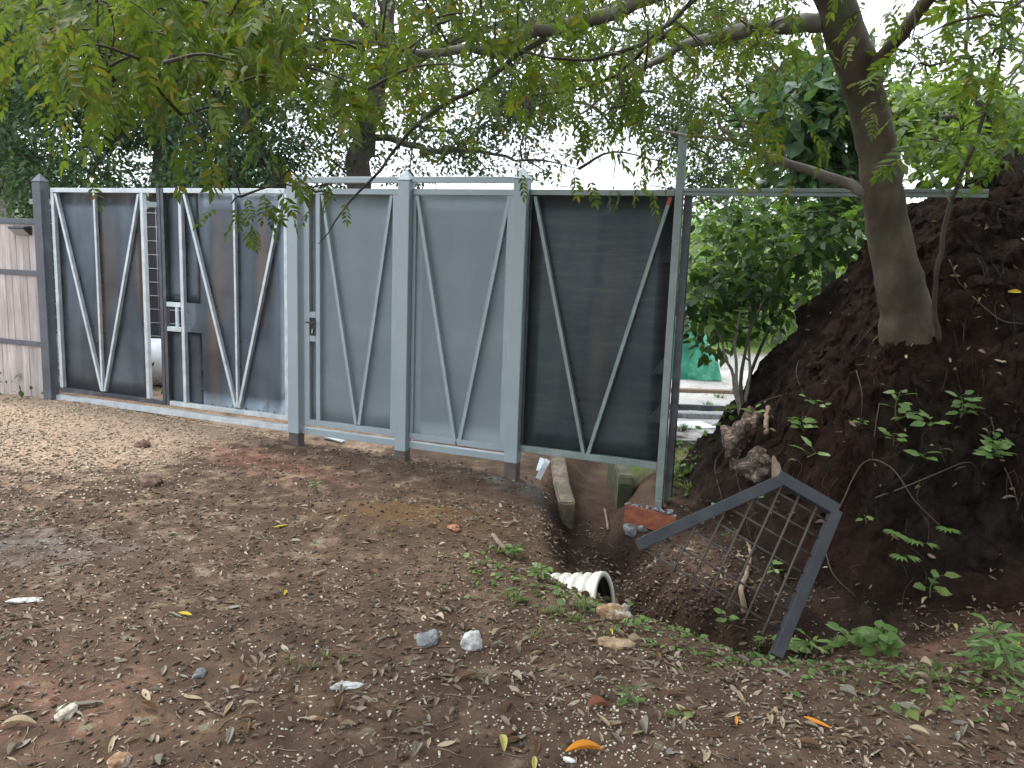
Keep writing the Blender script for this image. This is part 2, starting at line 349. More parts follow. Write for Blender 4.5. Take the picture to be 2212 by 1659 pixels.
def ground_mat():
    m = mat('dirt_and_gravel', (.06, .04, .03), .9, spec=.12)
    n1 = noise(m, .9, 6, .6); n2 = noise(m, 6, 8, .65); n3 = noise(m, 45, 5, .7)
    soil = ramp(m, n2, [(.3, (.046, .028, .018)), (.5, (.080, .051, .034)), (.7, (.138, .093, .062))])
    red = ramp(m, n2, [(.3, (.10, .045, .03)), (.7, (.20, .10, .068))])
    tan = ramp(m, n3, [(.35, (.17, .115, .075)), (.5, (.28, .20, .14)), (.65, (.42, .33, .24))])
    och = ramp(m, n3, [(.3, (.075, .042, .018)), (.7, (.15, .09, .045))])
    grey = ramp(m, n3, [(.35, (.05, .047, .044)), (.6, (.15, .14, .13))])
    a = N(m, 'Attribute'); a.attribute_name = 'zones'; sp = N(m, 'SeparateColor'); lk(m, a.outputs['Color'], sp.inputs[0])
    a2 = N(m, 'Attribute'); a2.attribute_name = 'zones2'; sp2 = N(m, 'SeparateColor'); lk(m, a2.outputs['Color'], sp2.inputs[0])
    def edge(s, w):
        q = N(m, 'Math'); q.operation = 'ADD'; lk(m, s, q.inputs[0]); lk(m, n2, q.inputs[1])
        return ramp(m, q.outputs[0], [(.62, (0, 0, 0)), (.62+w, (1, 1, 1))])
    c = mix(m, edge(sp.outputs[1], .3), soil, red); c = mix(m, edge(sp.outputs[0], .35), c, tan)
    c = mix(m, edge(sp.outputs[2], .3), c, och); c = mix(m, edge(sp2.outputs[0], .3), c, grey)
    c = mix(m, edge(sp2.outputs[1], .3), c, ramp(m, n3, [(.35, (.30, .29, .27)), (.65, (.52, .51, .49))]))
    c = mix(m, edge(sp2.outputs[2], .3), c, ramp(m, n2, [(.35, (.05, .09, .02)), (.65, (.14, .22, .05))]))
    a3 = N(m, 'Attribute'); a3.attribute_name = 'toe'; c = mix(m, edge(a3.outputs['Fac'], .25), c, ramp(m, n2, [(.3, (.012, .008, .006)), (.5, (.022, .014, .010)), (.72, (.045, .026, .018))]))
    c = mix(m, .5, c, ramp(m, n1, [(.3, (.72, .72, .72)), (.7, (1.3, 1.25, 1.2))]), 'MULTIPLY')
    setc(m, c); bump(m, n2, .5, .03); bump(m, n3, .7, .012)
    t = N(m, 'TexCoord'); vo = N(m, 'TexVoronoi', Scale=70.); lk(m, t.outputs['Object'], vo.inputs['Vector']); bump(m, vo.outputs[0], .35, .006)
    return m
def bank_mat():
    m = mat('cut_soil', (.03, .02, .015), .95, spec=.06)
    n1 = noise(m, 1.3, 5, .6); n2 = noise(m, 9, 9, .7); n3 = noise(m, 50, 5, .7)
    c = ramp(m, n2, [(.3, (.006, .0048, .0036)), (.5, (.015, .0105, .0078)), (.72, (.036, .025, .018))])
    r = ramp(m, n2, [(.3, (.010, .005, .004)), (.7, (.034, .016, .011))]); c = mix(m, ramp(m, n1, [(.45, (0, 0, 0)), (.62, (.9, .9, .9))]), c, r)
    g = noise(m, 2.1, 4, .6, (1, 1, 1.6)); c = mix(m, ramp(m, g, [(.58, (0, 0, 0)), (.68, (.7, .7, .7))]), c, (.013, .014, .010))
    setc(m, c); bump(m, n2, .9, .05); bump(m, n3, .8, .015); return m
GM, BM = ground_mat(), bank_mat()
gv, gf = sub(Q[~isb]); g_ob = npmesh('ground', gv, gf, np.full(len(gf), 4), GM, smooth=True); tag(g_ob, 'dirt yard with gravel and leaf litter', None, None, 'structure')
bv, bf = sub(Q[isb]); b_ob = npmesh('soil_bank', bv, bf, np.full(len(bf), 4), BM, smooth=True); tag(b_ob, 'steep cut bank of dark red brown soil', None, None, 'structure')
gxv, gyv = gv[:, 0], gv[:, 1]
u_g = gxv*CG-(gyv-6)*SG; o_g = -(gxv*SG+(gyv-6)*CG)      # metres in front of the gate
tan_z = sm(-u_g+.55*o_g*0, 1.9, 3.3)*(1-sm(o_g, 1.0, 2.3))*.62*sm(gyv, 4.2, 5.2)+.40*sm(-u_g, 3.0, 4.5)*(1-sm(o_g, 2.3, 3.2))
tan_z = tan_z+.11*sm(-gxv, -1.0, 2.2)*sm(gyv, 2.2, 4.2)*(o_g > -.1)
tan_z = np.where(o_g < -.1, np.where(u_g < -1.2, .35, 0), tan_z)
red_z = .42*np.exp(-((u_g+2.2)/1.3)**2-((o_g-.55-.18*(u_g+2.2))/.35)**2)+.2*np.exp(-((gxv+1.9)/.9)**2-((gyv-2.7)/.5)**2)+.30*np.exp(-((gxv-1.45)/.45)**2-((gyv-4.05)/.45)**2)+.2*np.exp(-((gxv+4)/1.5)**2-((gyv-5)/.7)**2)+.3*np.exp(-((gxv-2.6)/.9)**2-((gyv-3.6)/.2)**2)
och_z = .40*np.exp(-(((gxv+.55)/.7)**2+((gyv-4.85)/.28)**2))+.14*np.exp(-(((gxv+.9)/.5)**2+((gyv-2.9)/.6)**2))
gry_z = .30*np.exp(-((gxv+2.9)/1.1)**2-((gyv-4.15)/.35)**2)+.28*np.exp(-((u_g-.2)/.6)**2-((o_g-.1)/.2)**2)
yard_z = .45*sm(gyv, 7.6, 9)*sm(gxv, -.5, .8)*(1-sm(gyv, 15, 18)); grass_z = .6*sm(gyv, 15, 19)+.3*np.exp(-((gxv-1.2)/.35)**2-((gyv-7)/1.1)**2)
for nm, (a, b, c) in (('zones', (tan_z, red_z, och_z)), ('zones2', (gry_z, yard_z, grass_z))):
    at_ = g_ob.data.color_attributes.new(nm, 'FLOAT_COLOR', 'POINT')
    at_.data.foreach_set('color', np.stack([a, b, c, np.ones_like(a)], -1).astype(np.float32).ravel())

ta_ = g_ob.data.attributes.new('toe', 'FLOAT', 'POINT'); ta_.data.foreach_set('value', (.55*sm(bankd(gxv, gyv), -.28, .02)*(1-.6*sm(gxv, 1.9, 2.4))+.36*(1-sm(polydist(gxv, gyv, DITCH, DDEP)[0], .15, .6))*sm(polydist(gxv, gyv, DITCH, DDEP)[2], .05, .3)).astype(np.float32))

# ------------------------------------------------------------------ gate line
def bx(bm, a, b):
    vs = [bm.verts.new((a[0] if i & 1 == 0 else b[0], a[1] if i & 2 == 0 else b[1], a[2] if i & 4 == 0 else b[2])) for i in range(8)]
    for q in ((0, 2, 3, 1), (4, 5, 7, 6), (0, 1, 5, 4), (2, 6, 7, 3), (0, 4, 6, 2), (1, 3, 7, 5)): bm.faces.new([vs[i] for i in q])
def GB(name, u0, u1, z0, z1, o0, o1, m, par, bev=.002):     # box in gate coordinates relative to its thing
    bm = bmesh.new(); ux = par['u0']
    bx(bm, (u0-ux, -o1, z0), (u1-ux, -o0, z1)); return bmo(name, bm, m, par, bev=bev)
def GBAR(name, p, q, w, o0, o1, m, par):                     # slanted bar in the gate plane
    bm = bmesh.new(); ux = par['u0']; d = Vector((q[0]-p[0], 0, q[1]-p[1])); n = Vector((d.z, 0, -d.x)).normalized()*w/2
    pts = [Vector((p[0]-ux, 0, p[1]))+n, Vector((p[0]-ux, 0, p[1]))-n, Vector((q[0]-ux, 0, q[1]))-n, Vector((q[0]-ux, 0, q[1]))+n]
    fr = [bm.verts.new((v.x, -o1, v.z)) for v in pts]; bk = [bm.verts.new((v.x, -o0, v.z)) for v in pts]
    bm.faces.new(fr); bm.faces.new(bk[::-1])
    for i in range(4): bm.faces.new((fr[i], bk[i], bk[(i+1) % 4], fr[(i+1) % 4]))
    return bmo(name, bm, m, par, bev=.0015)
def gthing(name, label, cat, u0, group=None):
    t = thing(name, label, cat, GW(u0, 0, 0), -YAW, group); t['u0'] = float(u0); return t
def sheet(u0, u1, z0, z1, o, m, par, segs=1, name='steel_sheet'):
    bm = bmesh.new(); ux = par['u0']; n = 10; mz = 12; g = [[None]*(n+1) for _ in range(mz+1)]
    for j in range(mz+1):
        for i in range(n+1):
            a, b = u0+(u1-u0)*i/n, z0+(z1-z0)*j/mz
            w = .004*math.sin(a*7+b*2)+.003*math.sin(b*5+a*3)
            g[j][i] = bm.verts.new((a-ux, -(o+w), b))
    for j in range(mz):
        for i in range(n): bm.faces.new((g[j][i], g[j][i+1], g[j+1][i+1], g[j+1][i]))
    r = bmesh.ops.solidify(bm, geom=bm.faces[:], thickness=.003)
    return bmo(name, bm, m, par, smooth=True)
def welds(par, lines, o, m=WELD):
    A = Acc(); ux = par['u0']; ball = TM(*ico())
    for (p, q, n) in lines:
        for i in range(n):
            t = (i+random.uniform(.2, .8))/n; u = p[0]+(q[0]-p[0])*t; z = p[1]+(q[1]-p[1])*t
            A.inst(ball, np.array([[u-ux, -o, z]]), np.eye(3)[None], np.array([[random.uniform(.004, .008), .006, random.uniform(.006, .014)]]))
    return tag(A.out('weld_beads', m, par, smooth=True), kind='stuff')
def ico():
    bm = bmesh.new(); bmesh.ops.create_icosphere(bm, subdivisions=1, radius=1); V = [tuple(v.co) for v in bm.verts]; F = [[v.index for v in f.verts] for f in bm.faces]; bm.free(); return V, F
def post(name, label, u0, u1, o0, o1, zb, zs, zt, m, foot=None, zf=None):
    uc = (u0+u1)/2; t = gthing(name, label, 'post', uc)
    b0 = zf if foot else zb
    GB('shaft', u0, u1, b0, zs, o0, o1, m, t, .004)
    if foot: GB('foot', u0+.004, u1-.004, zb, b0, o0+.004, o1-.004, foot, t, .002)
    bm = bmesh.new(); e = .006
    q = [bm.verts.new(v) for v in ((u0-uc-e, -o1-e, zs+.001), (u1-uc+e, -o1-e, zs+.001), (u1-uc+e, -o0+e, zs+.001), (u0-uc-e, -o0+e, zs+.001))]
    tp = bm.verts.new((0, -(o0+o1)/2, zt)); bm.faces.new(q)
    for i in range(4): bm.faces.new((q[i], q[(i+1) % 4], tp))
    bmo('cap', bm, m, t, bev=.002); return t
PO0, PO1 = -.045, .05
post('gate_post', 'charcoal gate post with pyramid cap between plank fence and steel gate', -4.90, -4.79, PO0, PO1, -.22, 2.03, 2.11, DARKPAINT)
post('gate_post', 'blue grey post between the bare steel double gate and the grey door', -2.005, -1.90, PO0, PO1, -.35, 2.03, 2.105, PAINT, RUST, -.045)
post('gate_post', 'blue grey post between the grey door and the grey fixed panel', -.975, -.875, PO0, PO1, -.35, 2.04, 2.125, PAINT, RUST, -.072)
post('gate_post', 'blue grey post between the grey fixed panel and the dark steel panel', -.025, .08, PO0, PO1, -.45, 2.05, 2.14, PAINT, RUST, -.045)
FO0, FO1 = -.04, .0
# left leaf
t = gthing('gate_leaf', 'bare steel gate leaf next to charcoal post, with open slot at its right side', 'gate', -4.725, 'bare steel gate leaves')
GB('top_rail', -4.725, -3.43, 1.935, 1.975, FO0, FO1, GALV, t); GB('bottom_rail', -4.725, -3.43, .04, .08, FO0, FO1, BLACKST, t)
GB('stile', -4.723, -4.685, .081, 1.934, FO0, FO1, GALV, t); GB('meeting_stile', -3.428, -3.391, .04, 1.975, FO0, FO1, BLACKST, t)
GB('stile', -3.622, -3.585, .081, 1.934, FO0, FO1+.001, GALV, t)
GB('middle_bar', -4.197, -4.173, .09, 1.934, FO0, FO1-.008, GALV, t)
GBAR('brace', (-4.668, 1.925), (-4.19, .095), .026, FO0+.001, FO1-.003, GALV, t); GBAR('brace', (-3.645, 1.925), (-4.155, .095), .026, FO0+.001, FO1-.005, GALV, t)
sheet(-4.715, -3.60, .05, 1.96, -.046, SHEET, t)
welds(t, [((-4.67, .2), (-4.67, 1.8), 12), ((-4.16, .4), (-4.165, 1.8), 9), ((-4.62, 1.75), (-4.17, .25), 9), ((-3.68, 1.7), (-4.12, .3), 7), ((-4.6, .09), (-3.7, .09), 7)], -.04)
# right leaf
t = gthing('gate_leaf', 'bare steel gate leaf with small lock opening, next to blue grey post', 'gate', -3.388, 'bare steel gate leaves')
GB('top_rail', -3.348, -2.06, 1.937, 1.977, FO0, FO1, GALV, t); GB('bottom_rail', -3.348, -2.045, .045, .085, FO0, FO1, GALV, t)
GB('meeting_stile', -3.386, -3.350, .045, 1.977, FO0, FO1, BLACKST, t); GB('stile', -3.185, -3.150, .086, 1.936, FO0, FO1+.001, GALV, t)
GB('stile', -2.072, -2.04, .086, 1.936, FO0, FO1, GALV, t)
GB('middle_bar', -2.600, -2.578, .10, 1.936, FO0, FO1-.008, GALV, t)
GBAR('brace', (-3.125, 1.93), (-2.605, .10), .026, FO0+.001, FO1-.003, GALV, t); GBAR('brace', (-2.09, 1.93), (-2.572, .10), .026, FO0+.001, FO1-.005, GALV, t)
b = gthing('lock_box', None, None, -3.26); b.parent = t; b.location = (-3.26+3.388, 0, 0); b.rotation_euler = (0, 0, 0); del b['u0']; b['u0'] = -3.26
GB('cross_plate', -3.349, -3.186, .945, .985, FO0, FO1+.003, GALV, b); GB('cross_plate', -3.349, -3.186, .725, .765, FO0, FO1+.003, GALV, b); GB('lock_strip', -3.265, -3.235, .766, .944, -.03, -.012, GALV, b)
sheet(-3.375, -3.0, .985, 1.96, -.046, SHEET, t); sheet(-3.375, -3.0, .05, .725, -.046, SHEET, t); sheet(-3.165, -2.05, .05, 1.96, -.0475, SHEET, t)
welds(t, [((-3.135, .2), (-3.135, 1.8), 12), ((-2.57, .4), (-2.57, 1.8), 9), ((-3.08, 1.75), (-2.58, .25), 9), ((-2.12, 1.7), (-2.53, .3), 7), ((-3.1, .09), (-2.15, .09), 7)], -.04)
t = gthing('ground_rail', 'galvanised ground rail under the bare steel double gate', 'rail', -3.4); GB('rail', -4.79, -2.03, -.05, 0, -.05, .0, GALV, t)
# grey door
t = gthing('gate_door', 'grey painted steel door with black lock and V brace', 'door', -1.87)
GB('top_rail', -1.872, -.985, 1.935, 1.98, FO0, FO1, PAINT, t); GB('bottom_rail', -1.872, -.985, .03, .078, FO0, FO1, PAINT, t)
GB('stile', -1.872, -1.822, .079, 1.934, FO0, FO1, PAINT, t); GB('stile', -1.757, -1.717, .079, 1.934, FO0, FO1, PAINT, t); GB('stile', -1.045, -.985, .079, 1.934, FO0, FO1, PAINT, t)
sheet(-1.86, -.99, .04, 1.97, -.046, PAINT, t)
GBAR('brace', (-1.700, 1.93), (-1.372, .085), .026, FO0+.001, FO1-.003, PAINT, t); GBAR('brace', (-1.062, 1.93), (-1.345, .085), .026, FO0+.001, FO1-.005, PAINT, t)
zz = [GU(676, y)[1] for y in (674, 686.8, 725.6, 738)]
GB('cross_plate', -1.821, -1.758, zz[1], zz[0], FO0, FO1, PAINT, t); GB('cross_plate', -1.821, -1.758, zz[3], zz[2], FO0, FO1, PAINT, t)
lb = GB('lock', -1.820, -1.759, zz[2]+.001, zz[1]-.001, -.04, -.012, BLACKP, t)
bm = bmesh.new(); bx(bm, (-1.832+1.87, -.045, zz[1]-.043), (-1.735+1.87, -.025, zz[1]-.030)); bx(bm, (-1.80+1.87, -.0255, zz[1]-.040), (-1.785+1.87, .02, zz[1]-.032)); h_ = bmo('handle', bm, BLACKP, t, bev=.003); h_.parent = lb
bm = bmesh.new(); bx(bm, (-1.802+1.87, .0, zz[2]+.02), (-1.790+1.87, .0125, zz[2]+.055)); h_ = bmo('keyhole_cover', bm, CHROME, t, bev=.003); h_.parent = lb
t = gthing('header_bar', 'grey header bar above the grey door', 'bar', -1.4); GB('bar', -1.899, -.976, 2.022, 2.068, -.02, .02, PAINT, t)
t = gthing('header_bar', 'grey header bar above the grey fixed panel', 'bar', -.45); GB('bar', -.874, -.026, 2.024, 2.070, -.02, .02, PAINT, t)
t = gthing('ground_rail', 'grey painted rail under the grey door', 'rail', -1.4); GB('rail', -1.899, -.976, -.052, 0, -.05, .0, PAINT, t)
t = gthing('ground_rail', 'grey painted rail under the grey fixed panel', 'rail', -.45); GB('rail', -.874, -.026, -.052, 0, -.05, .0, PAINT, t)
# grey fixed panel
t = gthing('fence_panel', 'grey painted fixed steel panel with V brace and no lock', 'panel', -.87)
GB('top_rail', -.872, -.028, 1.935, 1.98, FO0, FO1, PAINT, t); GB('bottom_rail', -.872, -.028, .025, .072, FO0, FO1, PAINT, t)
GB('stile', -.872, -.845, .073, 1.934, FO0, FO1-.01, PAINT, t); GB('stile', -.085, -.028, .073, 1.934, FO0, FO1, PAINT, t)
sheet(-.87, -.03, .03, 1.97, -.046, PAINT, t)
GBAR('brace', (-.835, 1.93), (-.462, .03), .028, FO0+.001, FO1+.002, PAINT, t); GBAR('brace', (-.075, 1.93), (-.432, .03), .028, FO0+.001, FO1+.001, PAINT, t)
welds(t, [((-.457, .055), (-.447, .02), 5)], .002, RUST)
# dark panel
t = gthing('fence_panel', 'unpainted dark steel panel with V brace at the right end', 'panel', .1)
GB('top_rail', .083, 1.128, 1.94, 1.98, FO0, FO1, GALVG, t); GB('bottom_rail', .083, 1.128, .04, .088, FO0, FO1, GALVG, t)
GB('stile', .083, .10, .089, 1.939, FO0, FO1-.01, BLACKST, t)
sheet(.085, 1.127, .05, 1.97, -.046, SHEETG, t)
GBAR('brace', (.125, 1.93), (.585, .075), .026, FO0+.001, FO1+.002, GALVG, t)
GBAR('brace', (1.100, 1.93), (.613, .075), .026, FO0+.001, FO1+.001, GALVG, t)
GBAR('brace_tip', (1.1005, 1.932), (1.0865, 1.879), .0275, FO0, FO1+.0025, mat('red_primer', (.25, .05, .04), .6), t)
welds(t, [((.16, 1.8), (.59, .2), 10), ((.64, .2), (1.08, 1.7), 6), ((.2, .095), (1.05, .095), 6), ((.105, .2), (.105, 1.8), 9)], -.04)
# tall galvanised post, dark channel and long rail
t = gthing('gate_post', 'tall thin galvanised post rising above the dark panel', 'post', 1.155)
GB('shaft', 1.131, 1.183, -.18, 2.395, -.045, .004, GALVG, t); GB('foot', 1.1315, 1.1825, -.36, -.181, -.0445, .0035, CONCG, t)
t = gthing('steel_channel', 'black steel channel upright behind the tall galvanised post', 'upright', 1.21); GB('channel', 1.185, 1.235, -.2, 1.975, -.10, -.05, BLACKST, t)
t = gthing('long_rail', 'long grooved galvanised rail from tall post into the soil bank', 'rail', 2.0)
bm = bmesh.new(); bx(bm, (1.184-2, .0, 1.970), (2.98-2, .045, 1.992)); bx(bm, (1.184-2, .006, 1.962), (2.98-2, .045, 1.9695)); bx(bm, (1.184-2, .0, 1.943), (2.98-2, .045, 1.9615)); bmo('rail', bm, GALVG, t, bev=.001)
# steel offcuts lying on the dark panel's top rail
for (a, b, lab) in (((1203, 403), (1258, 413), 'small steel offcut on top rail of dark panel, nearer its left end'), ((1405, 402), (1452, 414), 'small steel offcut on top rail of dark panel, against tall post')):
    p, q = GU(*a), GU(*b); m_ = (p[0]+q[0])/2; t = gthing('steel_offcut', lab, 'steel offcut', m_)
    GBAR('strip', (p[0], p[1]+.006), (q[0]-.03, q[1]+.022), .006, -.03, .002, BLACKST, t); GB('tab', q[0]-.035, q[0], 1.982, 2.0, -.035, -.005, BLACKST, t)
# ------------------------------------------------------------------ plank fence on the left
t = gthing('plank_fence', 'weathered grey plank fence with charcoal rails left of the gate', 'fence', -5.5)
zr = [(1.635, 1.685), (1.145, 1.195), (.455, .505), (-.115, -.065)]
for a, b in zr: GB('rail', -6.6, -4.902, a, b, -.045, .002, DARKPAINT, t)
for (a, b) in ((1.196, 1.634), (.506, 1.144), (-.064, .454)):
    bm = bmesh.new(); u = -6.6; 
    while u < -4.91:
        w = min(random.uniform(.085, .11), -4.905-u); oo = random.uniform(-.003, .003)
        bx(bm, (u+5.5, .014+oo, a-.01), (u+w-.002+5.5, .034+oo, b+.01)); u += w
    bmo('planks', bm, GREYWOOD, t, bev=.0015)
GB('leg', -5.42, -5.33, -.5, -.116, -.045, 0, DARKPAINT, t)
GBAR('brace', (-5.20, -.38), (-5.05, -.10), .035, -.045, -.01, DARKPAINT, t); GBAR('brace', (-5.30, -.42), (-5.17, -.10), .035, -.1, -.06, DARKPAINT, t)
t = gthing('wall_lamp', 'black wedge shaped solar lamp on the plank fence', 'lamp', -5.13)
u0, z1 = GU(32, 487); u1 = GU(66, 487)[0]
bm = bmesh.new()
pr = [(-.012, z1-.0), (.075, z1-.012), (.075, z1-.030), (.0, z1-.085), (-.012, z1-.085)]
fa = [bm.verts.new((u0-t['u0'], -p, q)) for p, q in pr]; fb = [bm.verts.new((u1-t['u0'], -p, q)) for p, q in pr]
bm.faces.new(fa); bm.faces.new(fb[::-1])
for i in range(5): bm.faces.new((fa[i], fb[i], fb[(i+1) % 5], fa[(i+1) % 5]))
bmo('housing', bm, BLACKP, t, bev=.002)
bm = bmesh.new(); q = [bm.verts.new(v) for v in ((u0-t['u0']+.008, -.0745, z1-.034), (u1-t['u0']-.008, -.0745, z1-.034), (u1-t['u0']-.008, -.008, z1-.088), (u0-t['u0']+.008, -.008, z1-.088))]
bm.faces.new(q); bmesh.ops.solidify(bm, geom=bm.faces[:], thickness=.003); bmo('diffuser', bm, mat('frosted_plastic', (.55, .56, .58), .4), t)

# ------------------------------------------------------------------ seen through the slot and beyond
def wbox(name, label, cat, c, size, m, rz=0, bev=.01, kind=None, group=None):
    bm = bmesh.new(); bx(bm, (-size[0]/2, -size[1]/2, 0), (size[0]/2, size[1]/2, size[2])); o = bmo(name, bm, m, bev=bev)
    o.location = c; o.rotation_euler = (0, 0, rz); return tag(o, label, cat, group, kind)
sp = at(341, 735, 9.6); top = at(341, 452, 9.6)[2]
t = thing('mesh_fence', 'black screened fence with pale wire grid behind the gate slot', 'fence', (sp[0], 9.6, 0), -.2)
bm = bmesh.new(); bx(bm, (-1.6, 0, sp[2]), (1.6, .02, top)); bmo('screen', bm, mat('black_screen', (.02, .02, .024), .8), t)
A = Acc()
z = sp[2]+.05
while z < top: A.tube([(-1.6, -.012, z), (1.6, -.012, z)], .004, 5); z += .16
for i in range(-12, 13): A.tube([(i*.13+.04, -.02, sp[2]), (i*.13+.04, -.02, top+.02)], .003, 5)
A.out('wire_grid', mat('pale_wire', (.45, .46, .48), .5, .4), t)
GB_ = bmesh.new(); bx(GB_, (-1.65, -.03, top+.02), (1.65, .03, top+.08)); bmo('top_bar', GB_, GALVG, t)
wbox('low_wall', 'pale grey low wall under the screened fence behind the gate', 'wall', (sp[0], 9.62, zat(sp[0], 9.6)-.05), (3.4, .12, sp[2]-zat(sp[0], 9.6)+.05), mat('pale_render', (.22, .22, .24), .7), -.2)
p = at(341, 800, 8.9)
bm = bmesh.new(); bmesh.ops.create_cone(bm, cap_ends=True, segments=32, radius1=.26, radius2=.26, depth=1.1, matrix=Matrix.Rotation(math.pi/2, 4, 'Y'))
d_ = bmo('drum', bm, WHITE, smooth=True, bev=.0); d_.location = (p[0], 8.9, zat(p[0], 8.9)+.25); tag(d_, 'white drum lying behind the gate slot, below the screened fence', 'drum')

# ------------------------------------------------------------------ rocks, blocks, boards, pipe
def rock(name, label, cat, xy, size, m, seed, flat=.6, sink=.35, group=None, amp=.28, rz=None):
    P, Nn = hit(*xy); bm = bmesh.new(); bmesh.ops.create_icosphere(bm, subdivisions=4, radius=1)
    for v in bm.verts:
        c = v.co; k = 1+amp*float(fbm(np.array([c.x]), np.array([c.y]), np.array([c.z+seed*3.7]), 1.3, 3)[0])+.07*float(vn(np.array([c.x*7]), np.array([c.y*7]), np.array([c.z*7+seed]))[0])
        v.co = Vector((c.x*size[0]*k, c.y*size[1]*k, c.z*size[2]*k))
    o = bmo(name, bm, m, smooth=True); o.location = Vector(P)+Vector((0, 0, size[2]*(1-sink*2))); o.rotation_euler = (random.uniform(-.2, .2), random.uniform(-.2, .2), random.uniform(0, 6) if rz is None else rz)
    return tag(o, label, cat, group)
rock('rock', 'chalky white rock with brown underside in the gravel foreground', 'rock', (1018, 1400), (.045, .04, .045), WROCK, 1, sink=.2)
rock('rock', 'flat white stone in the foreground left of the biggest pebble patch', 'rock', (750, 1484), (.06, .022, .014), WROCK, 2, rz=.35)
rock('rock', 'brown and white broken rock in front of the pipe mouth', 'rock', (1325, 1330), (.085, .05, .045), BWROCK, 3, rz=.1)
rock('rock', 'black and white jagged stone right of the pipe mouth', 'rock', (1350, 1322), (.035, .03, .04), rocky('black_white_rock', (.02, .02, .02), (.2, .2, .2), (.75, .75, .75), 30), 4)
rock('rock', 'reddish brown stone at the lip of the pipe mouth', 'rock', (1325, 1308), (.045, .035, .035), BRROCK, 5)
rock('rock', 'flat tan crumbling stone in front of the weeds', 'rock', (1328, 1392), (.075, .045, .018), rocky('tan_rock', (.12, .07, .04), (.30, .20, .12), (.42, .32, .2), 24), 6, rz=0)
rock('rock', 'pale stone beside a curled dark leaf, lower left', 'rock', (142, 1543), (.045, .035, .022), rocky('pale_tan_rock', (.25, .20, .14), (.45, .40, .32), (.6, .55, .48), 24), 7)
rock('rock', 'pale flat stone half buried near the left edge', 'rock', (55, 1298), (.07, .035, .01), WROCK, 8, sink=.4)
rock('rock', 'grey buried cobble left of the chalky white rock', 'rock', (920, 1385), (.06, .05, .02), GRROCK, 9)
rock('rock', 'brown clod on the pale gravel near the gate', 'rock', (307, 965), (.06, .05, .04), BRROCK, 10)
rock('rock', 'larger brown clod on the red soil below the double gate', 'rock', (325, 1045), (.09, .07, .05), BRROCK, 11)
rock('rock', 'orange brown stone below the ochre soil heap', 'rock', (980, 1142), (.05, .035, .02), rocky('orange_rock', (.14, .05, .02), (.28, .12, .06), (.36, .2, .12), 20), 12)
rock('rock', 'pair of grey mortar lumps, left one, under the orange board', 'rock', (1365, 1150), (.06, .05, .045), CONCG, 13)
rock('rock', 'small grey mortar lump, right one, under the orange board', 'rock', (1388, 1143), (.035, .035, .03), CONCG, 14)
rock('rock', 'round grey pebble, lower left of the foreground', 'rock', (432, 1457), (.03, .022, .014), GRROCK, 15)
rock('rock', 'small crumbling pale lump at the bottom edge, lower left', 'rock', (262, 1650), (.04, .03, .03), BWROCK, 16)
rock('boulder', 'pale root matted boulder sticking out of the bank above the grille', 'boulder', (1603, 935), (.13, .17, .20), PALESOIL, 17, sink=.70, amp=.6)
rock('boulder', 'lower root matted boulder beside the broken wood of the grille', 'boulder', (1645, 1000), (.17, .15, .10), PALESOIL, 18, sink=.72, amp=.6)
rock('boulder', 'round soil caked rock set in the bank face right of the palmate weeds', 'boulder', (2105, 1170), (.13, .10, .11), BM, 19, sink=.95)
rock('rock', 'shiny white flake in the lower right foreground', 'rock', (1910, 1838), (.03, .018, .006), WHITE, 21)
rock('rock', 'white crumpled flake beside the orange leaf', 'rock', (1388*.8848, 1857*.8848), (.022, .012, .008), WHITE, 22)
for i, (x, y, sx, lab) in enumerate([(1640, 690*1.3, .05, None)]): pass
cl = [(1480+random.uniform(-60, 110), 1235+random.uniform(-55, 50)) for _ in range(70)]
A = Acc(); V0, F0 = ico()
def stone_tm(seed):
    r = random.Random(seed); V = [(r.uniform(.7, 1.1)*a, r.uniform(.5, 1)*b, r.uniform(.4, .8)*c) for a, b, c in ((1, 0, 0), (-1, 0, .1), (.1, 1, 0), (0, -1, 0), (.1, 0, .9), (0, 0, -.7), (.6, .6, .3), (-.6, -.5, .4), (-.5, .6, .5), (.5, -.6, .5))]
    bm = bmesh.new(); [bm.verts.new(v) for v in V]; bmesh.ops.convex_hull(bm, input=bm.verts[:]); bm.verts.ensure_lookup_table(); bm.verts.index_update(); Vv = [tuple(v.co) for v in bm.verts]; Fv = [[v.index for v in f.verts] for f in bm.faces]; bm.free(); return TM(Vv, Fv)
STN = [stone_tm(i) for i in range(6)]
for (x, y) in cl+[(random.uniform(1350, 1560), random.uniform(1170, 1330)) for _ in range(420)]:
    P, _n = hit(x, y); A.inst(random.choice(STN), [P], randrot(1), np.array([[random.uniform(.005, .024)]*3]))
tag(A.out('soil_clods', rocky('red_soil', (.02, .01, .007), (.045, .022, .015), (.08, .042, .03), 25)), 'crumbled red brown clods in the ditch below the grille', 'soil clods', None, 'stuff')

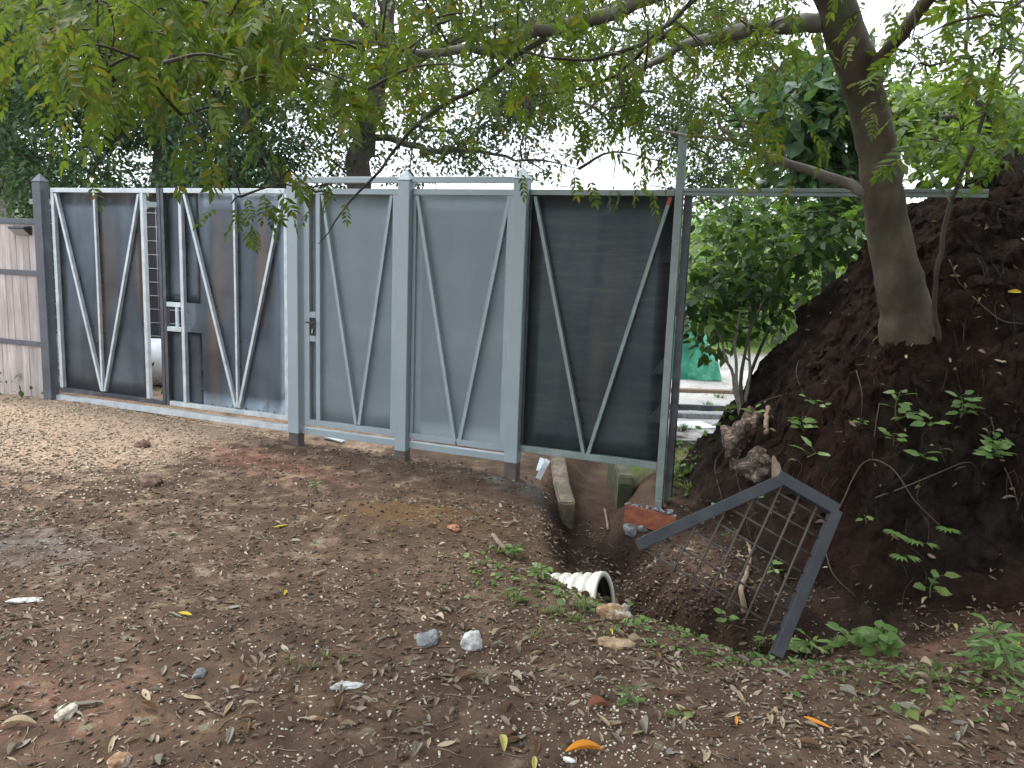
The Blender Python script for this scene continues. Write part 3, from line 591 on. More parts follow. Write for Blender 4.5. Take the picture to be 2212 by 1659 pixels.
def prism(name, label, cat, path, w, hgt, m, seed=0, bev=.012):       # thick bent concrete bar: list of top-centre points
    bm = bmesh.new(); rows = []; P = [Vector(p) for p in path]
    for i, p in enumerate(P):
        d = (P[min(i+1, len(P)-1)]-P[max(i-1, 0)]); d.z = 0; d.normalize(); s = Vector((d.y, -d.x, 0))*w/2
        h = hgt[i] if isinstance(hgt, (list, tuple)) else hgt
        rows.append([bm.verts.new(p+s), bm.verts.new(p-s), bm.verts.new(p-s-Vector((0, 0, h))), bm.verts.new(p+s-Vector((0, 0, h)))])
    for i in range(len(rows)-1):
        for j in range(4): bm.faces.new((rows[i][j], rows[i][(j+1) % 4], rows[i+1][(j+1) % 4], rows[i+1][j]))
    bm.faces.new(rows[0][::-1]); bm.faces.new(rows[-1])
    bmesh.ops.bevel(bm, geom=bm.edges[:], offset=bev, segments=2, affect='EDGES')
    bmesh.ops.subdivide_edges(bm, edges=bm.edges[:], cuts=2, use_grid_fill=True)
    for v in bm.verts:
        c = v.co*18; v.co += Vector([.005*float(vn(np.array([c.x+q]), np.array([c.y]), np.array([c.z]))[0]) for q in (0, 9, 21)])
    return tag(bmo(name, bm, m, smooth=False), label, cat)
a = atz(1226, 1086, -.30); b = atz(1213, 1043, -.22); c = b+np.array([-.01, .65, .10])
prism('concrete_block', 'bent mossy concrete gutter wall under the dark panel, left of the gap', 'concrete block', [a, b, c], .125, [.26, .3, .4], CONC)
a = atz(1352, 1050, -.24); b = atz(1352, 1028, -.17); c = b+np.array([.0, .7, .08])
prism('concrete_block', 'dark mossy concrete block under the dark panel, near the tall post', 'concrete block', [a, b, c], .12, [.3, .35, .4], CONCD)
# orange board under the post
P4 = [atz(1350, 1089, -.185), atz(1461, 1112, -.20)]
bl, br_ = Vector(P4[0]), Vector(P4[1]); e = (br_-bl); n = Vector((e.y, -e.x, 0)).normalized()*.02
bm = bmesh.new(); zb = Vector((0, 0, -.16))
vs = [bm.verts.new(v) for v in (bl, br_+Vector((0, 0, -.02)), br_+zb, bl+zb*.8)]; vb = [bm.verts.new(v.co-n) for v in vs]
bm.faces.new(vs); bm.faces.new(vb[::-1])
for i in range(4): bm.faces.new((vs[i], vb[i], vb[(i+1) % 4], vs[(i+1) % 4]))
tag(bmo('form_board', bm, REDWOOD, bev=.003), 'orange wooden board set on edge at the foot of the tall post', 'board')
A = Acc()
for i in range(46):
    t_ = random.random(); q = bl+e*t_+Vector((random.uniform(-.01, .01), random.uniform(.0, .07), random.uniform(-.02, .006))); A.inst(random.choice(STN), [np.array(q)], randrot(1), np.array([[random.uniform(.008, .024)]*3]))
tag(A.out('mortar', CONCG, smooth=True), 'grey mortar spilled along the top of the orange board', 'mortar')
# loose steel and timber offcuts
def plank3(name, label, cat, p, q, w, th, m, up=(0, 0, 1)):
    p, q = Vector(p), Vector(q); d = (q-p); s = d.cross(Vector(up)).normalized()*w/2; n = s.cross(d).normalized()*th/2; bm = bmesh.new()
    v = [bm.verts.new(x) for x in (p+s+n, p-s+n, p-s-n, p+s-n, q+s+n, q-s+n, q-s-n, q+s-n)]
    for f in ((0, 1, 2, 3), (7, 6, 5, 4), (0, 4, 5, 1), (1, 5, 6, 2), (2, 6, 7, 3), (3, 7, 4, 0)): bm.faces.new([v[i] for i in f])
    return tag(bmo(name, bm, m, bev=.001), label, cat)
plank3('steel_offcut', 'bright steel strip leaning under the dark panel beside the post', 'steel offcut', at(1162, 1034, 5.75), at(1184, 993, 5.95), .04, .004, GALV, (0, -1, .3))
plank3('steel_offcut', 'short steel strip behind the leaning bright strip under the dark panel', 'steel offcut', at(1163, 1018, 5.9), at(1172, 990, 6.05), .04, .004, GALV, (0, -1, .3))
p = hit(700, 948)[0]; q = hit(742, 957)[0]; plank3('steel_offcut', 'flat galvanised strip lying on soil below the grey door', 'steel offcut', p+[0, 0, .025], q+[0, 0, .012], .06, .012, GALV)
p = hit(985, 1000)[0]; 
p = hit(1148, 1058)[0]; q = hit(1135, 1040)[0]
# corrugated pipe
pc = at(1306, 1304, 4.03); ax = np.array([-.88, .38, -.20]); ax /= np.linalg.norm(ax)
t = thing('drain_pipe', 'cream corrugated drain pipe with its open mouth in the ditch', 'pipe', tuple(pc))
A = Acc(); n = 96; L_ = .62; s = np.linspace(0, L_, n); r_ = .150+.012*np.clip(np.sin(s*2*math.pi/.062-.6)*2, -1, 1); r_[:7] = .165
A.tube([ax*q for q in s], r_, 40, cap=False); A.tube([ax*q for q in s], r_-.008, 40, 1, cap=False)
A.tube([ax*-.002, ax*.012], np.array([.162, .162]), 40, 0, cap=False); 
A.out('corrugated_wall', [PVC, PVCIN], t, smooth=True)
th = np.arange(40)*2*math.pi/40; a_ = np.cross(ax, [0.3, .2, 1.]); a_ /= np.linalg.norm(a_); b_ = np.cross(ax, a_)
ring = lambda r, o: np.array([ax*o+r*(a_*math.cos(k)+b_*math.sin(k)) for k in th])
A = Acc(); V_ = np.concatenate([ring(.167, -.004), ring(.141, -.004), ring(.141, .01), ring(.167, .02)])
A.add(V_, [[i+40*k, (i+1) % 40+40*k, (i+1) % 40+40*((k+1) % 4), i+40*((k+1) % 4)] for k in range(4) for i in range(40)]); A.out('rim', PVC, t, smooth=False)

# ------------------------------------------------------------------ fallen grille
K = at(1806, 1103, 3.62); C1 = at(1683, 1400, 3.30); Cv = C1-K; lo, hi = 3.0, 6.0
def bdot(Yd): return float((at(1690, 1036, Yd)-K) @ Cv)
ys = np.linspace(3.2, 5.2, 400); Yb = ys[int(np.argmin([abs(bdot(q)) for q in ys]))]; B0 = at(1690, 1036, Yb)
e1 = (B0-K)/np.linalg.norm(B0-K); e2 = Cv/np.linalg.norm(Cv); nn = np.cross(e1, e2); nn /= np.linalg.norm(nn)
if nn[1] > 0: nn = -nn
d = ray(1378, 1177); tt = ((K-CAMP) @ nn)/(d @ nn); A0 = CAMP+d*tt
print('GRILLE', K, C1, 'B0', B0, Yb, 'A0', A0, 'len', np.linalg.norm(B0-K), np.linalg.norm(Cv), np.linalg.norm(A0-B0))
t = thing('steel_grille', 'broken blue black steel grille with wire mesh leaning on the bank', 'grille', tuple(C1))
def gbar(name, p, q, w=.05, th=.04, m=NAVY):
    p, q = np.array(p)-C1, np.array(q)-C1; dd = (q-p)/np.linalg.norm(q-p); s_ = np.cross(dd, nn); s_ /= np.linalg.norm(s_); bm = bmesh.new()
    vs = [bm.verts.new(x+s_*a*w/2+nn*b*th/2) for x in (p, q) for a, b in ((1, 1), (-1, 1), (-1, -1), (1, -1))]
    for f in ((3, 2, 1, 0), (4, 5, 6, 7), (0, 1, 5, 4), (1, 2, 6, 5), (2, 3, 7, 6), (3, 0, 4, 7)): bm.faces.new([vs[i] for i in f])
    return bmo(name, bm, m, t, bev=.002)
e = (B0-A0)/np.linalg.norm(B0-A0)
gbar('frame_bar', A0, B0-e*.005, .052); gbar('frame_bar', B0+e1*.03, K-e1*.0, .058, .044); gbar('frame_bar', K+e2*.0, C1+e2*.04, .05, .042)
poly = [A0, B0, K, C1]; p2 = [np.array([(q-K) @ e1, (q-K) @ e2]) for q in poly]
def clip(c, ax_):                       # interval of the polygon along the other axis
    xs = []
    for i in range(4):
        a, b = p2[i], p2[(i+1) % 4]
        if (a[ax_]-c)*(b[ax_]-c) < 0: tq = (c-a[ax_])/(b[ax_]-a[ax_]); xs.append((a+(b-a)*tq)[1-ax_])
    return (min(xs), max(xs)) if len(xs) == 2 else None
sp1 = np.linalg.norm(B0-K)/3.05
WIRE = mat('mesh_wire', (.075, .062, .052), .55, .3)
for ax_, off, off2 in ((0, .008, 0), (1, -.008, 0)):
    lo_, hi_ = min(p[ax_] for p in p2), max(p[ax_] for p in p2); c = lo_+sp1*.55 if ax_ == 1 else 0+sp1; A = Acc()
    if ax_ == 0: cs = np.arange(sp1, hi_, sp1) if hi_ > abs(lo_) else np.arange(-sp1, lo_, -sp1)
    else: cs = np.arange(lo_+sp1*.7, hi_-.02, sp1)
    for c in cs:
        r = clip(c, ax_)
        if r is None: continue
        pa, pb = (K+e1*c+e2*r[0], K+e1*c+e2*r[1]) if ax_ == 0 else (K+e1*r[0]+e2*c, K+e1*r[1]+e2*c)
        A = Acc(); A.tube([pa-C1+nn*off, pb-C1+nn*off], .0052, 7); A.out('mesh_wire', WIRE, t, smooth=True)
# splintered wood where the top bar broke
q0 = B0+e1*.025; tip = at(1668, 984, Yb+.08); bm = bmesh.new(); s_ = np.cross(e1, nn); s_ /= np.linalg.norm(s_)
rows = [(0, .028, .02), (.35, .030, .018), (.6, .020, .012), (.85, .010, .006), (1, .002, .002)]; rr = []
for f_, w_, h_ in rows:
    c_ = q0+(tip-q0)*f_-C1; jig = np.array([0, 0, .006*math.sin(f_*17)])
    rr.append([bm.verts.new(c_+s_*a*w_+nn*b*h_+jig) for a, b in ((1, 1), (-1, 1), (-1, -1), (1, -1))])
for i in range(4):
    for j in range(4): bm.faces.new((rr[i][j], rr[i][(j+1) % 4], rr[i+1][(j+1) % 4], rr[i+1][j]))
bm.faces.new(rr[0][::-1]); bm.faces.new(rr[-1]); bmo('splintered_end', bm, OLDWOOD, t)

def stick(label, pts, r0, r1, m=OLDWOOD, name='stick', cat='stick', seg=8):
    P = spline([np.array(p) for p in pts], 6); A = Acc(); n = len(P); w = np.stack([vn(np.arange(n)*.9+q, np.zeros(n)+random.random()*50)*r0*.35 for q in (0, 20, 40)], 1)
    A.tube(P+w, interp([r0, r1], n), seg); return tag(A.out(name, m, smooth=True), label, cat)
def offc(x, y, off=.02): P, n = hit(x, y); d = CAMP-P; return P+d/np.linalg.norm(d)*off
stick('thick brown branch standing behind the wires of the grille', [offc(1607, 1325, .02), offc(1603, 1270, .03), offc(1618, 1225, .04), offc(1620, 1190, .05), offc(1612, 1165, .05)], .017, .008)
stick('short cut stub of wood standing on the bank above the grille', [offc(1655, 935, .01), offc(1656, 905, .05), offc(1660, 880, .06)], .018, .018)
stick('leaning peeled stick in the gap between the concrete blocks', [offc(1314, 1145, .01), offc(1307, 1100, .10)], .010, .008)
stick('dead branch lying across the dark dip left of the pipe', [offc(1065, 1155), offc(1085, 1180, .03), offc(1110, 1205, .01)], .014, .02)
stick('forked dead twig in the dirt right of the brown and white rock', [offc(1418, 1362, .01), offc(1430, 1335, .02), offc(1437, 1315, .02)], .006, .004)
stick('long thin straw lying across the pebbles at lower right centre', [offc(1460, 1345), offc(1480, 1380), offc(1502, 1420)], .004, .002, ROOT)
stick('thin bare vine crossing the bank right of the grille', [offc(1810, 1105, .03), offc(1865, 1000), offc(1925, 1010), offc(1975, 1080), offc(2035, 1140)], .004, .003, ROOT)
stick('long thin root arching over the bank face on the right', [offc(1890, 1075, .03), offc(1960, 1050, .04), offc(2080, 1000, .04), offc(2110, 1010)], .004, .002, ROOT)
for i, (a, b, c) in enumerate([((1632, 1110), (1600, 1060), (1590, 1020)), ((1560, 1080), (1545, 1000), (1590, 940)), ((2170, 1010), (2190, 1060), (2212, 1130)), ((1900, 870), (1890, 930), (1885, 990)), ((1850, 800), (1862, 850), (1860, 900)), ((2140, 900), (2150, 960), (2120, 1010)), ((1740, 740), (1720, 800), (1735, 850)), ((2050, 560), (2080, 620), (2140, 640)), ((2100, 640), (2160, 690), (2210, 700)), ((1780, 1180), (1800, 1240), (1850, 1290)), ((1700, 850), (1640, 870), (1600, 900)), ((1960, 640), (1900, 690), (1840, 760))]):
    stick(['thin hanging root on the left face of the bank', 'root hanging from the root matted boulder', 'thin root at the right edge of the bank', 'fine root dangling right of the bank weeds', 'fine pale root under the leaning trunk', 'thin root under the climbing leafy vine', 'root on the bank edge near the shrub', 'dead vine high on the bank behind trunk', 'dead vine at right edge high on the bank', 'thin root low on the bank right of the grille', 'root running from the stub to the boulder', 'root beside the trunk base on its left'][i], [offc(*a, .015), offc(*b, .03), offc(*c, .015)], .0035, .002, ROOT, 'root', 'root', 5)

# ------------------------------------------------------------------ foliage builders
def leaflet(l=1., w=.17, fold=.04, droop=.12):            # 8 vertices, 6 faces, along +x
    V = [(0, 0, 0), (.36*l, 0, -fold*.6), (.70*l, 0, -fold-droop*.3), (l, 0, -droop),
         (.30*l, w, .0), (.66*l, w*.80, -droop*.3), (.30*l, -w, .0), (.66*l, -w*.80, -droop*.3)]
    Fc = [(0, 1, 4), (1, 2, 5, 4), (2, 3, 5), (0, 6, 1), (1, 6, 7, 2), (2, 7, 3)]
    return V, Fc
def compound(npair=7, L_=1., ll=.24, lw=.16, droop=.28, sweep=.9, seed=0):      # pinnate leaf, unit rachis length
    r = random.Random(seed); V = []; Fc = []; base, F0_ = leaflet(1, lw, .05, .16)
    def rp(t): return Vector((t*(1-.12*t), 0, -droop*t*t))
    def put(o_, ang, sc, tw):
        M = Matrix.Translation(o_) @ Matrix.Rotation(ang, 4, 'Z') @ Matrix.Rotation(tw, 4, 'X') @ Matrix.Rotation(r.uniform(.05, .35), 4, 'Y')
        k = len(V); V.extend([tuple(M @ (Vector(v)*sc)) for v in base]); Fc.extend([tuple(i+k for i in f) for f in F0_])
    for i in range(npair):
        t = .22+.72*i/(npair-1) if npair > 1 else .5; sc = ll*(1-.35*abs(t-.6))*r.uniform(.9, 1.1)
        for sgn in (1, -1):
            if r.random() < .06: continue
            put(rp(t+r.uniform(-.015, .015)), sgn*(sweep+r.uniform(-.15, .15)), sc, r.uniform(-.35, .35))
    put(rp(1.), 0, ll, 0)
    n = 6; k = len(V); w = .006
    for i in range(n+1):
        p = rp(i/n); V += [(p.x, w, p.z), (p.x, -w, p.z)]
    for i in range(n): Fc.append((k+2*i, k+2*i+1, k+2*i+3, k+2*i+2))
    return TM(V, Fc)
COMP = [compound(5, seed=1, ll=.31, lw=.19), compound(6, seed=2, droop=.42, ll=.29, lw=.18), compound(5, seed=3, droop=.18, ll=.33, lw=.19), compound(6, seed=5, droop=.55, sweep=.8, ll=.29, lw=.19)]
V1, F1 = leaflet(1., .27, .05, .18); OVAL = TM(V1, F1); V1, F1 = leaflet(1., .36, .06, .2); ROUND = TM(V1, F1); V1, F1 = leaflet(1., .13, .03, .25); LANCE = TM(V1, F1)
QUAD = TM([(0, 0, 0), (.5, .27, .03), (1, 0, -.08), (.5, -.27, .03)], [(0, 3, 2, 1)])
def nrm(v): return v/(np.linalg.norm(v, axis=-1, keepdims=True)+1e-9)
def sprays(A, ctr, n, size, tm, spread=.2, down=.5, r=rng, out=None):    # n compound leaves round each centre
    C_ = np.repeat(ctr, n, axis=0)+r.normal(0, spread, (len(ctr)*n, 3)); m = len(C_)
    a = r.uniform(0, 2*math.pi, m); d = np.stack([np.cos(a), np.sin(a), r.normal(-down, .35, m)], 1)
    up = np.stack([r.normal(0, .35, m), r.normal(0, .35, m), np.ones(m)], 1); Rm = basis(d, up)
    k = r.integers(0, len(tm), m); sc = size*r.uniform(.7, 1.15, m)
    for i in range(len(tm)): q = k == i; A.inst(tm[i], C_[q], Rm[q], sc[q])
def clumpleaves(A, ctr, rad, n, size, tm, r=rng, flat=.55):              # simple leaves in a clump shell
    ctr = np.repeat(ctr, n, axis=0); rad = np.repeat(np.broadcast_to(rad, (len(ctr)//n,)), n); m = len(ctr)
    v = nrm(r.normal(0, 1, (m, 3))); v[:, 2] *= flat; q = r.uniform(.25, 1.0, m)**.6
    P = ctr+v*(rad*q)[:, None]; d = nrm(v+r.normal(0, .5, (m, 3))+np.array([0, 0, -.35])); up = np.stack([r.normal(0, .55, m), r.normal(0, .55, m), np.ones(m)], 1)
    A.inst(tm, P, basis(d, up), size*r.uniform(.6, 1.2, m))
class Tree:
    def __init__(s, name, label, cat, base, group=None):
        s.t = thing(name, label, cat, tuple(base), 0, group); s.b = np.array(base, float); s.sk = []; s.tw = Acc()
    def limb(s, name, pts, rads, m, seg=14, wob=.01, label=None, par=None):
        P = spline(pts, 7); n = len(P); R_ = interp(rads, n)
        P = P+np.stack([vn(np.arange(n)*.45+q+s.b[0]*3, np.full(n, q*1.7)) for q in (0, 31, 67)], 1)*wob
        R_ = R_*(1+.07*vn(np.arange(n)*.8, np.full(n, s.b[1]*5+len(s.sk))))
        A = Acc(); A.tube(P-s.b, R_, seg); o_ = A.out(name, m, par or s.t, smooth=True)
        if label: o_['label'] = label
        s.sk += [(p, r_) for p, r_ in zip(P, R_)]; return o_
    def connect(s, ctrs, r0=.012, sag=.12, tip=.003, seg=5, maxr=None, skip=0., k=None):
        sk = np.array([p for p, _ in s.sk]); grow = []
        order = np.argsort([np.min(np.linalg.norm(sk-c, axis=1)) for c in ctrs])
        pts = sk.copy()
        for i in order:
            c = ctrs[i]
            if random.random() < skip: continue
            dd = np.linalg.norm(pts-c, axis=1)+.35*np.clip(pts[:, 2]-c[2], 0, None)*0; j = int(np.argmin(dd)); a = pts[j]
            if dd[j] < .04: continue
            L_ = np.linalg.norm(c-a); mid = (a+c)/2+np.array([random.uniform(-1, 1), random.uniform(-1, 1), random.uniform(.3, 1.3)])*sag*L_
            P = spline([a, mid, c], 4); s.tw.tube(P-s.b, interp([min(r0*(.5+L_), r0*1.6), tip], len(P)), seg, cap=False)
            pts = np.concatenate([pts, P[2::2]])
    def fin(s, twm, twname='twigs'):
        if s.tw.n: tag(s.tw.out(twname, twm, s.t, smooth=True), kind='stuff')
    def crown(s, A, m, name='crown'):
        A.V = [v-s.b for v in A.V]; return A.out(name, m, s.t)
def pxc(n, x0, x1, y0, y1, d0, d1, r=rng, keep=None):     # points seen in a window of the view, between two distances
    out = []
    while len(out) < n:
        x, y, Yd = r.uniform(x0, x1), r.uniform(y0, y1), r.uniform(d0, d1)
        if keep is None or keep(x, y): out.append(at(x, y, Yd))
    return np.array(out)

# ------------------------------------------------------------------ the leaning tree on the bank
hb_ = hit(1962, 722)[0]; Yb_ = hb_[1]
print('TREE base', hb_)
def tp(x, y, dy=0): return at(x, y, Yb_+.09+dy)
T = Tree('leaning_tree', 'big smooth trunked tree leaning left from the soil bank', 'tree', hb_-np.array([0, -.05, .15]))
zk = Yb_/4.3
base_ = tp(1968, 735, .05)-[0, 0, .12]
trunk = T.limb('trunk', [base_, tp(1960, 690, .02), tp(1940, 600, 0), tp(1915, 470, -.02), tp(1898, 350, -.05), tp(1868, 200, -.1), tp(1830, 80, -.15), tp(1795, -20, -.2), tp(1755, -160, -.3), tp(1735, -330, -.35), tp(1760, -520, -.4)],
       [q*zk for q in (.155, .142, .118, .106, .098, .096, .098, .09, .075, .06, .035)], BARK, 28, .006)
def onb(x, y, off): P_, n_ = hit(x, y); return P_+n_*off
T.limb('branch', [tp(1885, 235, -.04), tp(1862, 130, .02), tp(1838, 30, .02), tp(1822, -80, .1), tp(1840, -260, .2), tp(1900, -420, .3)], [.05, .045, .04, .036, .03, .015], BARK, 14, .004, par=trunk)
T.limb('branch', [tp(1868, 190, -.16), tp(1905, 125, -.25), tp(1950, 70, -.35), tp(2000, 5, -.45), tp(2060, -70, -.6), tp(2150, -170, -.8), tp(2260, -260, -1.0)], [.045, .036, .034, .033, .03, .022, .012], BARK, 14, .004, par=trunk)
T.limb('branch', [tp(1800, 50, -.13), tp(1740, 52, -.1), tp(1660, 58, -.05), tp(1590, 70, .05), tp(1500, 90, .2), tp(1420, 130, .35), tp(1330, 190, .5), tp(1240, 260, .7)], [.055, .05, .046, .042, .030, .02, .012, .006], BARKL, 12, .012, par=trunk)
T.limb('branch', [tp(1885, 425, -.03), tp(1840, 402, .0), tp(1780, 378, .03), tp(1700, 352, .05), tp(1640, 325, .08), tp(1590, 303, .1), tp(1560, 275, .15), tp(1545, 235, .2)], [.035, .03, .028, .025, .022, .018, .012, .007], BARKL, 12, .008, par=trunk)
T.limb('branch', [tp(1597, 308, .1), tp(1540, 298, .2), tp(1480, 291, .3), tp(1420, 280, .45), tp(1350, 250, .6)], [.011, .010, .009, .007, .004], BARKL, 8, .01, par=trunk)
T.limb('branch', [tp(1742, -210, -.33), tp(1640, -130, -.4), tp(1520, -50, -.45), tp(1400, -5, -.45), tp(1290, 38, -.45), tp(1190, 62, -.5), tp(1120, 82, -.55), tp(1060, 100, -.6), tp(990, 106, -.65), tp(900, 112, -.75), tp(820, 92, -.85), tp(740, 92, -.95), tp(660, 70, -1.1), tp(560, 55, -1.2)],
       [.05, .046, .042, .038, .034, .031, .029, .025, .022, .017, .012, .010, .008, .006], BARKL, 12, .012, par=trunk)
T.limb('branch', [tp(1560, -60, -.5), tp(1480, 20, -.6), tp(1380, 95, -.65), tp(1260, 130, -.7), tp(1120, 108, -.7)], [.014, .012, .011, .008, .004], BARKD, 7, .008, par=trunk)
T.limb('branch', [tp(1180, 85, -.5), tp(1110, 125, -.55), tp(1030, 190, -.65), tp(950, 232, -.75), tp(880, 290, -.8), tp(810, 380, -.85), tp(750, 445, -.9), tp(690, 530, -.95)], [.014, .013, .012, .011, .009, .007, .005, .002], BARKD, 7, .006, par=trunk)
T.limb('branch', [tp(1470, 55, -.3), tp(1390, 110, -.2), tp(1330, 160, -.1), tp(1240, 195, .0), tp(1120, 205, .0)], [.014, .012, .01, .007, .003], BARKD, 7, .008, par=trunk)
T.limb('branch', [tp(650, 70, -1.1), tp(560, 56, -1.2), tp(535, 108, -1.25), tp(508, 180, -1.3), tp(470, 225, -1.35), tp(392, 247, -1.4)], [.009, .008, .0075, .0065, .005, .003], BARKD, 7, .004, par=trunk)
T.limb('branch', [tp(560, 56, -1.2), tp(450, 10, -1.3), tp(330, -20, -1.35), tp(210, 0, -1.4), tp(120, 60, -1.4)], [.008, .007, .006, .005, .003], BARKD, 7, .008, par=trunk)
T.limb('branch', [tp(360, 0, -1.3), tp(310, 60, -1.35), tp(270, 130, -1.4), tp(240, 210, -1.45)], [.006, .005, .004, .002], BARKD, 6, .005, par=trunk)
T.limb('branch', [tp(1735, -330, -.35), np.array([1.2, 2.6, 4.6]), np.array([.0, 1.8, 4.9]), np.array([-1.4, 1.2, 4.8]), np.array([-2.6, 1.5, 4.4])], [.045, .035, .028, .018, .008], BARK, 10, .02, par=trunk)
T.limb('branch', [tp(1745, -380, -.35), np.array([2.2, 2.4, 5.0]), np.array([2.4, 1.2, 5.3]), np.array([1.8, .2, 5.2])], [.045, .035, .025, .01], BARK, 10, .02, par=trunk)
T.limb('branch', [tp(1745, -350, -.35), np.array([1.2, 4.6, 4.9]), np.array([.1, 5.2, 5.2]), np.array([-1.4, 5.4, 5.2])], [.045, .03, .02, .01], BARK, 10, .02, par=trunk)
SZ = .20
A = Acc()
# hanging sprays: (window in view, distances, number of centres, leaves per centre)
bandA = lambda x, y: y < 150-.0006*(x-330)**2+40*math.sin(x*.03)+30*math.sin(x*.011+1)
Z = []
Z.append((pxc(62, 90, 600, -100, 150, 2.9, 4.4, keep=bandA), 6, SZ, .14, .75))
Z.append((pxc(9, 100, 330, 0, 150, 2.7, 3.3), 4, SZ, .15, .8))
Z.append((pxc(4, 300, 560, 130, 175, 2.7, 3.1), 5, SZ*.92, .15, .8))
Z.append((pxc(4, 440, 640, 160, 205, 2.8, 3.3), 5, SZ*.9, .13, .8))
Z.append((pxc(60, 580, 1120, -80, 150, 3.2, 5.0), 6, SZ*.9, .17, .55))
Z.append((pxc(12, 640, 1120, 110, 205, 3.2, 4.8), 5, SZ*.85, .15, .5))
Z.append((np.array([at(560, 405, 3.15), at(520, 425, 3.2), at(500, 440, 3.1), at(600, 400, 3.2), at(640, 405, 3.25), at(680, 415, 3.3), at(720, 420, 3.3)]), 3, SZ*.62, .045, .8))
Z.append((pxc(44, 1080, 1430, -60, 190, 3.6, 5.2), 6, SZ*.85, .2, .6))
Z.append((pxc(10, 1230, 1400, 180, 270, 3.8, 4.7), 4, SZ*.8, .1, 1.4))
Z.append((np.array([at(1250, 365, 4.2), at(1325, 385, 4.3), at(1430, 350, 4.4), at(1135, 345, 4.5), at(1400, 395, 4.4)]), 3, SZ*.75, .03, 1.6))
Z.append((pxc(34, 1500, 1720, -60, 180, 3.8, 5.2), 6, SZ*.85, .2, .5))
Z.append((pxc(9, 1530, 1700, 160, 300, 3.8, 4.7), 5, SZ*.8, .14, .8))
Z.append((pxc(22, 1930, 2260, -80, 140, 3.2, 4.6), 5, SZ*.8, .2, .4))
Z.append((pxc(8, 1960, 2230, 110, 200, 3.4, 4.6), 4, SZ*.7, .14, .5))
for C_, n_, sz_, spd, dn in Z:
    T.connect(C_, .009, .1, .0025); sprays(A, C_, n_, sz_, COMP, spd, dn)
# unseen part of the crown over and behind the viewer, extended for shade
C_ = np.stack([rng.uniform(-1.6, 5.2, 560), rng.uniform(-4.5, 5.0, 560), rng.uniform(3.2, 5.8, 560)], 1)
ang = (C_[:, 2]-CH-.5)/np.clip(np.hypot(C_[:, 0], C_[:, 1]), .3, None)
C_ = C_[((C_[:, 1] < -.4) | (ang > .58)) & (C_[:, 0] > -1.6+.25*C_[:, 1]*0+rng.uniform(0, 1.6, len(C_)))]
T.connect(C_, .02, .1, .004); sprays(A, C_, 11, .34, COMP, .34, .25)
T.crown(A, LNEAR); T.fin(TWIG)

# unseen tree over the viewer's right shoulder, added to shade bank and right yard
sbx = np.array([3.6, -3.2, zat(3.6, -3.2)-.1]); TS = Tree('shade_tree', 'unseen broad tree added behind the viewer on the right for its shade', 'tree', sbx)
TS.limb('trunk', [sbx, sbx+[-.1, .1, 1.6], sbx+[.1, .2, 3.2], sbx+[0, .1, 5.]], [.2, .16, .13, .06], BARK, 14)
C_ = np.stack([rng.uniform(.2, 7.5, 170), rng.uniform(-6.5, -.6, 170), rng.uniform(1.9, 6.0, 170)], 1); C_ = C_[np.hypot(C_[:, 0]-3.9, C_[:, 1]+3.6) < 4.2]
TS.connect(C_, .03, .1, .005); A = Acc(); clumpleaves(A, C_, .75, 130, .22, QUAD); TS.crown(A, LDARK); TS.fin(TWIG)

# ------------------------------------------------------------------ trees behind the gate
def backtree(name, label, trunkpts, rads, bark, clumps, rad, n, size, tm, lm, branches=(), r0=.03, grp=None, skip=0., hname='crown'):
    base = np.array(trunkpts[0], float); Tt = Tree(name, label, 'tree', base, grp)
    tr = Tt.limb('trunk', trunkpts, rads, bark, 12, .05)
    for pts, rr_ in branches: Tt.limb('branch', pts, rr_, bark, 8, .04, par=tr)
    Tt.connect(clumps, r0, .12, .008, skip=skip)
    A = Acc(); clumpleaves(A, clumps, rad, n, size, tm); Tt.crown(A, lm); Tt.fin(bark); return Tt
g0 = lambda x, Yd: np.array([at(x, 500, Yd)[0], Yd, zat(at(x, 500, Yd)[0], Yd)-.1])
inA = lambda x, y: (y > -150) and not (390 < x < 560 and 300 < y < 375 and random.random() < .6)
D_ = 11.5
cl = pxc(150, -60, 600, -220, 455, D_-1.3, D_+1.5, keep=inA)
backtree('dense_tree', 'dense dark green tree behind the bare steel double gate', [g0(330, D_), at(350, 420, D_), at(370, 200, D_), at(350, 0, D_), at(330, -220, D_)], [.22, .17, .13, .09, .04], BARKD, cl, rng.uniform(.4, .65, len(cl)), 420, .085, QUAD, LDARK,
   [([at(360, 300, D_), at(250, 150, D_-.3), at(120, 60, D_-.6)], [.07, .05, .02]), ([at(360, 250, D_), at(480, 120, D_-.2), at(560, 0, D_)], [.07, .05, .02])])
D_ = 10.2
cl = pxc(60, 380, 640, 120, 420, D_-.6, D_+.8, keep=lambda x, y: y > 220 or x > 470)
backtree('dark_leaning_tree', 'slender dark tree leaning behind the bare gate leaf, between dense tree and forked tree', [g0(640, D_), at(605, 420, D_), at(560, 320, D_), at(530, 230, D_), at(520, 100, D_)], [.14, .11, .09, .06, .03], BARKD, cl, rng.uniform(.25, .4, len(cl)), 150, .075, QUAD, LDARK, skip=.3)
D_ = 17
cl = pxc(70, -200, 130, -50, 330, D_-1.5, D_+1.5)
backtree('hazy_tree', 'paler green tree at the left edge behind the dense tree', [g0(0, D_), at(10, 300, D_), at(20, 60, D_)], [.25, .18, .08], BARKL, cl, rng.uniform(.5, .9, len(cl)), 200, .12, QUAD, LMID)
